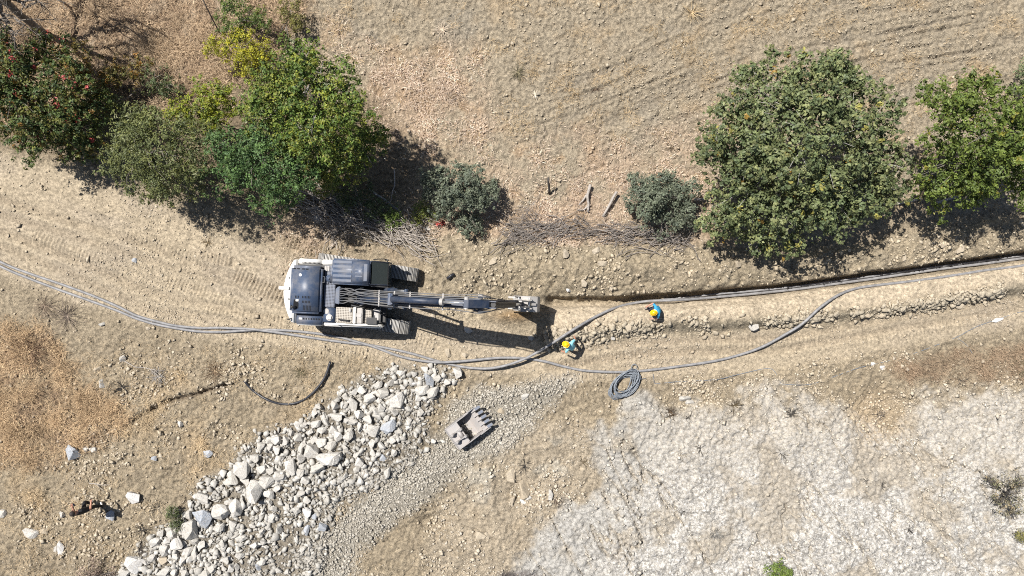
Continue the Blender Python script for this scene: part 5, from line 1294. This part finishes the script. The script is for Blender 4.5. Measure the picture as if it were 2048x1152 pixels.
    for k, (off, o2) in enumerate(((-.30, -.26), (-.2, -.17), (-.12, -.08), (-.02, .05), (.08, .1), (.15, .16), (.22, .23), (.3, .29))):
        st = (-.74, yb + off * 1.05, 2.0)
        pts = [st, (-.45, yb + off * 1.2 + random.gauss(0, .04), 2.35 + .2 * random.random()), (-.05, yb + o2 * .9 + random.gauss(0, .05), 2.75 + .2 * random.random()), (.35, yb + o2 + random.gauss(0, .03), 3.15), along(1.25, o2), along(1.7, o2 * .95 + random.gauss(0, .02)), along(2.1, o2)]
        P().tube(smooth_path(pts, 5), .022, 6).build("hydraulic_hose", M['hose'], root, smooth=True)
    for t in (1.7, 2.4, 3.05, 3.5): 
        a = along(t, 0); P().beam((a[0], yb - .31, a[2]), (a[0], yb + .33, a[2]), .05, .05).build("pipe_clamp", M['greysteel'], root)
    for s_ in (-1, 1):
        pts = [(5.4, yb + s_ * .3, 6.0), (5.75, yb + s_ * .26, 5.95), (6.1, yb + s_ * .2, 5.2), (6.35, yb + s_ * .17, 4.5)]
        P().tube(smooth_path(pts, 5), .022, 6).build("hydraulic_hose", M['hose'], root, smooth=True)
    # digging bucket
    bx, bz = 6.92, 2.3
    sh = [(.10, -.02), (.50, -.02), (.80, -.18), (.92, -.5), (.85, -.92), (.58, -1.25), (.2, -1.4), (-.22, -1.38)]
    inn = [(x_ * .93 + .0, z_ * .96 + .0) for x_, z_ in sh]
    ring = [(bx + x_, bz + z_) for x_, z_ in sh] + [(bx + x_ - .02, bz + z_ + .02) for x_, z_ in inn[::-1]]
    bk = P()
    n_ = len(sh)
    for i in range(n_ - 1):
        q = [sh[i], sh[i + 1], inn[i + 1], inn[i]]
        bk.prism([(bx + x_, bz + z_) for x_, z_ in q], yb - .29, yb + .29)
    for s_ in (-1, 1):
        bk.prism([(bx + x_, bz + z_) for x_, z_ in sh + [(-.1, -.75)]], yb + s_ * .31 - .018, yb + s_ * .31 + .018)
        bk.prism([(bx - .14, bz - .16), (bx + .1, bz - .15), (bx + .5, bz - .05), (bx + .56, bz + .22), (bx + .4, bz + .26), (bx, bz + .12), (bx - .12, bz + .08)], yb + s_ * .18 - .025, yb + s_ * .18 + .025)
    bkt = bk.build("digging_bucket", M['greysteel'], root)
    P().cyl((bx, yb - .26, bz), (bx, yb + .26, bz), .055, 12).cyl((bx + .44, yb - .26, bz + .15), (bx + .44, yb + .26, bz + .15), .05, 12).build("bucket_pin", M['silver'], bkt)
    P().prism([(bx + .5, bz + .0), (bx + .76, bz - .1), (bx + .74, bz - .02), (bx + .55, bz + .09)], yb - .05, yb + .05).build("lifting_eye", M['greysteel'], bkt)
    for k in range(4):
        y_ = yb - .24 + .16 * k
        P().prism([(bx - .15, bz - 1.42), (bx - .15, bz - 1.3), (bx - .45, bz - 1.36)], y_ - .04, y_ + .04).build("tooth", M['greysteel'], bkt)
M['glass_reflection'] = mat_plain("turquoise_reflection", (.05, .30, .26), .4)  # turquoise of the glass reflections put into a plain colour
excavator()

# ------------------------------------------------------------------ spare bucket lying on the gravel
def spare_bucket():
    M['buckets'] = mat_paint("dusty_bucket_steel", (.34, .325, .315), .55, .75, (.42, .36, .32), metallic=.1, scale=3)
    p = W(902.9, 881.6, .75)
    zg = float(gz(p.x, p.y)) - .05
    root = empty("excavator_bucket", (p.x, p.y, zg), math.radians(36)); tag(root, "spare toothed excavator bucket lying open side up on the gravel", "bucket")
    sh = [(.66, .78), (.05, .74), (-.03, .55), (.06, .26), (.32, .05), (.72, .0), (1.1, .10), (1.52, .36)]
    t = .05; mb = MB(); hw = .52
    for i in range(len(sh) - 1):
        (x0, z0), (x1, z1) = sh[i], sh[i + 1]
        d = Vector((x1 - x0, z1 - z0)).normalized(); nrm = Vector((d.y, -d.x)) * -t * (-1)
        # plate thickness grows to the inside
        cx_, cz_ = .7, .45
        m_ = Vector(((x0 + x1) / 2, (z0 + z1) / 2)); inw = (Vector((cx_, cz_)) - m_)
        if inw.dot(nrm) < 0: nrm = -nrm
        e = d * (0.02 if 0 < i else 0)
        mb.prism([(x0 - e.x, z0 - e.y), (x1 + e.x * .5, z1 + e.y * .5), (x1 + e.x * .5 + nrm.x, z1 + e.y * .5 + nrm.y), (x0 - e.x + nrm.x, z0 - e.y + nrm.y)], -hw + .003 * i, hw - .003 * i)
    mb.build("bucket_shell", M['buckets'], root)
    for s_ in (-1, 1):
        MB().prism(sh + [(1.48, .52), (1.1, .72)], s_ * (hw + .022) - .018, s_ * (hw + .022) + .018).build("side_plate", M['buckets'], root, .006)
        MB().prism([(1.1, .40), (1.66, .44), (1.72, .54), (1.3, .66), (1.05, .6)], s_ * (hw + .055) - .016, s_ * (hw + .055) + .016).build("side_cutter", M['buckets'], root)
        MB().prism([(.02, .76), (.10, 1.0), (.24, 1.06), (.36, .9), (.5, .98), (.66, 1.02), (.74, .9), (.70, .77)], s_ * .19 - .022, s_ * .19 + .022).build("mounting_ear", M['buckets'], root, .006)
        MB().cyl((.2, s_ * .19 - .05, .96), (.2, s_ * .19 + .05, .96), .075, 14).cyl((.64, s_ * .19 - .05, .94), (.64, s_ * .19 + .05, .94), .075, 14).build("ear_boss", M['buckets'], root)
    MB().cyl((.5, -.17, .86), (.5, .17, .86), .1, 14).build("cross_tube", M['buckets'], root, smooth=True)
    MB().box(.56, .66, -.5, .5, .785, .83).build("top_rib", M['buckets'], root, .008)
    MB().prism([(1.40, .30), (1.56, .37), (1.53, .44), (1.38, .37)], -.5, .5).build("lip_plate", M['buckets'], root)
    for k in range(5):
        y_ = -.48 + .24 * k
        t_ = MB().prism([(1.34, .34), (1.5, .34), (1.66, .44), (1.62, .53), (1.36, .46)], y_ - .055, y_ + .055).build("tooth_adapter", M['buckets'], root, .008)
        MB().prism([(1.6, .41), (1.68, .44), (1.90, .62), (1.88, .645), (1.62, .56)], y_ - .06, y_ + .06).build("tooth", M['silver'], t_, .006)
spare_bucket()

# ------------------------------------------------------------------ people
def skin_mesh(name, verts, edges, radii, root=0, sub=1):
    me = bpy.data.meshes.new(name); me.from_pydata(verts, edges, [])
    o = bpy.data.objects.new(name, me); COL.objects.link(o)
    o.modifiers.new("skin", 'SKIN').use_smooth_shade = True
    lay_ = me.skin_vertices[0]
    for i, r in enumerate(radii):
        lay_.data[i].radius = r if hasattr(r, "__len__") else (r, r)
        lay_.data[i].use_root = (i == root)
    sm = o.modifiers.new("sub", 'SUBSURF'); sm.levels = sub; sm.render_levels = sub
    dg = bpy.context.evaluated_depsgraph_get(); dg.update()
    out = bpy.data.meshes.new_from_object(o.evaluated_get(dg))
    bpy.data.objects.remove(o)
    return out
SKIN = mat_plain("skin", (.42, .22, .15), .55, 0, .1)
SHOE = {'white': mat_plain("white_shoe", (.62, .60, .57), .6), 'dark': mat_plain("dusty_shoe", (.25, .22, .19), .8)}
HAIR = mat_plain("dark_hair", (.035, .025, .022), .7)
def person(label, loc, face, J, shirt, trousers, shoe, sleeve='short', hat=None, group=None):
    """J: joint positions, x forward, y to the left, z up, feet at 0"""
    root = empty("person", loc, face); tag(root, label, "person", group); root.scale = (.95, .95, .95) if hat is not None else (1.1, 1.1, 1.1)
    V = {k: Vector(v) for k, v in J.items()}
    names = ['pelvis', 'waist', 'chest', 'neck', 'head0', 'head1']
    rad = [(.16, .13), (.15, .125), (.185, .14), .058, (.085, .078), (.082, .075)]
    E = [(0, 1), (1, 2), (2, 3), (3, 4), (4, 5)]
    bones = [('pelvis', 'waist', 'shirt'), ('waist', 'chest', 'shirt'), ('chest', 'neck', 'shirt'), ('neck', 'head0', 'skin'), ('head0', 'head1', 'skin')]
    for s_ in 'lr':
        i = len(names)
        names += ['sho' + s_, 'elb' + s_, 'wri' + s_, 'han' + s_]; rad += [.082, .056, .038, (.044, .032)]
        E += [(2, i), (i, i + 1), (i + 1, i + 2), (i + 2, i + 3)]
        bones += [('chest', 'sho' + s_, 'shirt'), ('sho' + s_, 'elb' + s_, 'shirt'), ('elb' + s_, 'wri' + s_, 'skin' if sleeve == 'short' else 'shirt'), ('wri' + s_, 'han' + s_, 'skin')]
        i = len(names)
        names += ['hip' + s_, 'kne' + s_, 'ank' + s_, 'toe' + s_]; rad += [.105, .076, .055, (.05, .04)]
        E += [(0, i), (i, i + 1), (i + 1, i + 2), (i + 2, i + 3)]
        bones += [('pelvis', 'hip' + s_, 'tr'), ('hip' + s_, 'kne' + s_, 'tr'), ('kne' + s_, 'ank' + s_, 'tr'), ('ank' + s_, 'toe' + s_, 'shoe')]
    me = skin_mesh("body", [V[k] for k in names], E, rad, 0, 2)
    # five bent fingers on each hand, nose and ears, joined into the same body
    mb = MB(); fing = []
    for s_ in 'lr':
        a, h = V['wri' + s_], V['han' + s_]
        d = (h - a).normalized(); side = d.cross(Vector((0, 0, 1))); side = side.normalized() if side.length > .1 else Vector((0, 1, 0)); dn = side.cross(d)
        for k, (o_, L) in enumerate(((-.03, .072), (-.01, .082), (.01, .078), (.03, .062))):
            p = h + side * o_; mb.tube([p - d * .02, p + d * L * .45 - dn * .008, p + d * L * .8 - dn * .03, p + d * L * .9 - dn * .055], .0095, 6, .007)
        p = a.lerp(h, .5); sgn = -1 if s_ == 'l' else 1
        mb.tube([p, p + side * sgn * .045 + d * .02, p + side * sgn * .055 + d * .055 - dn * .01], .011, 6, .008)
    up = (V['head1'] - V['head0']).normalized(); fw = V['face'] if 'face' in V else Vector((1, 0, 0)); fw = (fw - up * fw.dot(up)).normalized(); sd2 = up.cross(fw)
    hc = V['head0'].lerp(V['head1'], .45)
    mb.tube([hc + fw * .09 + up * .02, hc + fw * .118 - up * .025, hc + fw * .088 - up * .04], .012, 6, .014)
    for s_ in (-1, 1): mb.tube([hc + sd2 * s_ * .082 + up * .03, hc + sd2 * s_ * .098 - fw * .01, hc + sd2 * s_ * .082 - up * .035], .012, 6, .01)
    mb.tube([hc + fw * .086 - up * .065 + sd2 * .025, hc + fw * .094 - up * .066, hc + fw * .086 - up * .065 - sd2 * .025], .008, 5)
    bm = bmesh.new(); bm.from_mesh(me)
    n0 = len(bm.faces)
    add = mb.mesh("extra", None); bm.from_mesh(add); bm.faces.ensure_lookup_table()
    idx_ = {'shirt': 0, 'tr': 1, 'skin': 2, 'shoe': 3}
    for fi, f in enumerate(bm.faces):
        f.smooth = True
        if fi >= n0: f.material_index = 2; continue
        c_ = f.calc_center_median(); best = (9, 'skin')
        for a, b_, k in bones:
            pa, pb = V[a], V[b_]; ab = pb - pa; t = max(0, min(1, (c_ - pa).dot(ab) / ab.length_squared)); d_ = (c_ - pa - ab * t).length
            if k == 'shirt' and a.startswith('sho') and sleeve == 'short' and t > .8: k = 'skin'
            if k == 'shirt' and a == 'pelvis' and t < .25: k = 'tr'
            if a == 'chest' and b_ == 'neck' and t > .8: k = 'skin'
            if d_ < best[0]: best = (d_, k)
        f.material_index = idx_[best[1]]
    bm.to_mesh(me); bm.free()
    for m_ in (shirt, trousers, SKIN, shoe): me.materials.append(m_)
    link("body", me, root)
    eyes = MB()
    for s_ in (-1, 1): eyes.ball(hc + fw * .084 + sd2 * s_ * .033 + up * .012, .011, .011, .011, 8, 5)
    eyes.build("eyes", HAIR, root, smooth=True)
    B = Matrix((fw, sd2, up)).transposed().to_4x4(); B.translation = hc
    if hat is not None:
        hm = MB().ball((0, 0, 0), .145, .12, .125, 20, 8, .02)
        hm.tube([(-.135, 0, .05), (-.07, 0, .125), (.0, 0, .142), (.07, 0, .125), (.135, 0, .05)], .016, 6)
        for sy in (-.05, .05): hm.tube([(-.12, sy, .05), (-.05, sy, .113), (.03, sy, .119), (.11, sy, .07)], .009, 5)
        hm.add([(math.cos(t) * r_ * (1.12 if math.cos(t) > 0 and r_ > .13 else 1), math.sin(t) * r_ * .84, .004 if r_ < .14 else -.008) for r_ in (.138, .172) for t in [2 * math.pi * k / 20 for k in range(20)]],
               [(k, (k + 1) % 20, 20 + (k + 1) % 20, 20 + k) for k in range(20)])
        o = hm.build("helmet", hat, root, smooth=True); o.matrix_local = B @ Matrix.Translation((.005, 0, .045))
    else:
        hm = MB().ball((0, 0, 0), .108, .098, .11, 16, 8, -.15)
        o = hm.build("hair", HAIR, root, smooth=True); o.matrix_local = B @ Matrix.Translation((-.014, 0, .04))
    return root
YEL = mat_plain("yellow_helmet", (.85, .50, .012), .3, 0, .05)
CYAN = mat_plain("pale_turquoise_cloth", (.27, .60, .66), .85, 0, .18, 8)
BLUE = mat_plain("bright_blue_cloth", (.035, .27, .47), .85, 0, .25, 8)
BLKC = mat_plain("black_cloth", (.012, .012, .014), .85, 0, .2)
JEAN = mat_plain("dark_trousers", (.03, .035, .055), .85, 0, .25)
GTRO = mat_plain("grey_trousers", (.14, .135, .13), .85, 0, .25)
# worker in turquoise, stooping towards the conduit
p = G(1141, 691)
person("worker in a pale turquoise shirt and yellow helmet stooping beside the conduit", p, math.radians(148), {
    'pelvis': (-.06, 0, .92), 'waist': (.02, 0, 1.08), 'chest': (.16, 0, 1.32), 'neck': (.30, .02, 1.47), 'head0': (.34, .03, 1.55), 'head1': (.40, .03, 1.68), 'face': (1, .1, -.5),
    'shol': (.17, .19, 1.37), 'elbl': (.14, .36, 1.14), 'wril': (.26, .40, .92), 'hanl': (.31, .41, .85),
    'shor': (.17, -.19, 1.37), 'elbr': (.10, -.37, 1.15), 'wrir': (.16, -.46, .93), 'hanr': (.19, -.48, .86),
    'hipl': (-.05, .10, .88), 'knel': (.10, .17, .48), 'ankl': (.10, .20, .09), 'toel': (.27, .22, .045),
    'hipr': (-.05, -.10, .88), 'kner': (.0, -.18, .47), 'ankr': (-.16, -.20, .09), 'toer': (.0, -.24, .045)}, CYAN, GTRO, SHOE['white'], hat=YEL, group="workers in yellow helmets")
p = G(1310, 619)
person("worker in a bright blue shirt and yellow helmet crouching at the trench", p, math.radians(200), {
    'pelvis': (-.10, 0, .60), 'waist': (-.02, 0, .76), 'chest': (.12, 0, .97), 'neck': (.24, 0, 1.10), 'head0': (.28, 0, 1.17), 'head1': (.34, 0, 1.30), 'face': (1, 0, -.5),
    'shol': (.10, .2, 1.01), 'elbl': (.16, .36, .78), 'wril': (.36, .30, .66), 'hanl': (.43, .27, .63),
    'shor': (.10, -.2, 1.01), 'elbr': (.14, -.38, .86), 'wrir': (.38, -.34, .80), 'hanr': (.46, -.32, .76),
    'hipl': (-.08, .11, .58), 'knel': (.30, .18, .48), 'ankl': (.10, .20, .09), 'toel': (.27, .22, .045),
    'hipr': (-.06, -.11, .58), 'kner': (.36, -.16, .46), 'ankr': (.30, -.2, .09), 'toer': (.47, -.22, .045)}, BLUE, JEAN, SHOE['dark'], hat=YEL, group="workers in yellow helmets")
p = G(197, 1008)
pc = person("bareheaded person in black clothes and white shoes walking with a phone", p, math.radians(118), {
    'pelvis': (.02, 0, .93), 'waist': (.04, 0, 1.08), 'chest': (.08, 0, 1.34), 'neck': (.12, 0, 1.51), 'head0': (.14, 0, 1.58), 'head1': (.15, 0, 1.73), 'face': (1, 0, -.2),
    'shol': (.08, .19, 1.40), 'elbl': (.12, .30, 1.14), 'wril': (.34, .20, 1.22), 'hanl': (.42, .17, 1.26),
    'shor': (.08, -.19, 1.40), 'elbr': (-.06, -.30, 1.12), 'wrir': (.16, -.36, .98), 'hanr': (.24, -.37, .95),
    'hipl': (.03, .10, .89), 'knel': (.34, .12, .58), 'ankl': (.14, .12, .22), 'toel': (.28, .13, .12),
    'hipr': (.02, -.10, .89), 'kner': (-.02, -.11, .48), 'ankr': (-.14, -.10, .09), 'toer': (.04, -.11, .045)}, BLKC, BLKC, SHOE['white'])
mb = MB().box(-.07, .07, -.038, .038, -.005, .005)
ph = mb.build("phone", mat_plain("phone_case", (.03, .05, .12), .3), None, .003)
ph.matrix_world = Matrix.Translation(pc.location) @ Matrix.Rotation(math.radians(118), 4, 'Z') @ Matrix.Translation((.47, .16, 1.285)) @ Matrix.Rotation(-.5, 4, 'Y')
tag(ph, "dark phone held by the person in black", "phone")
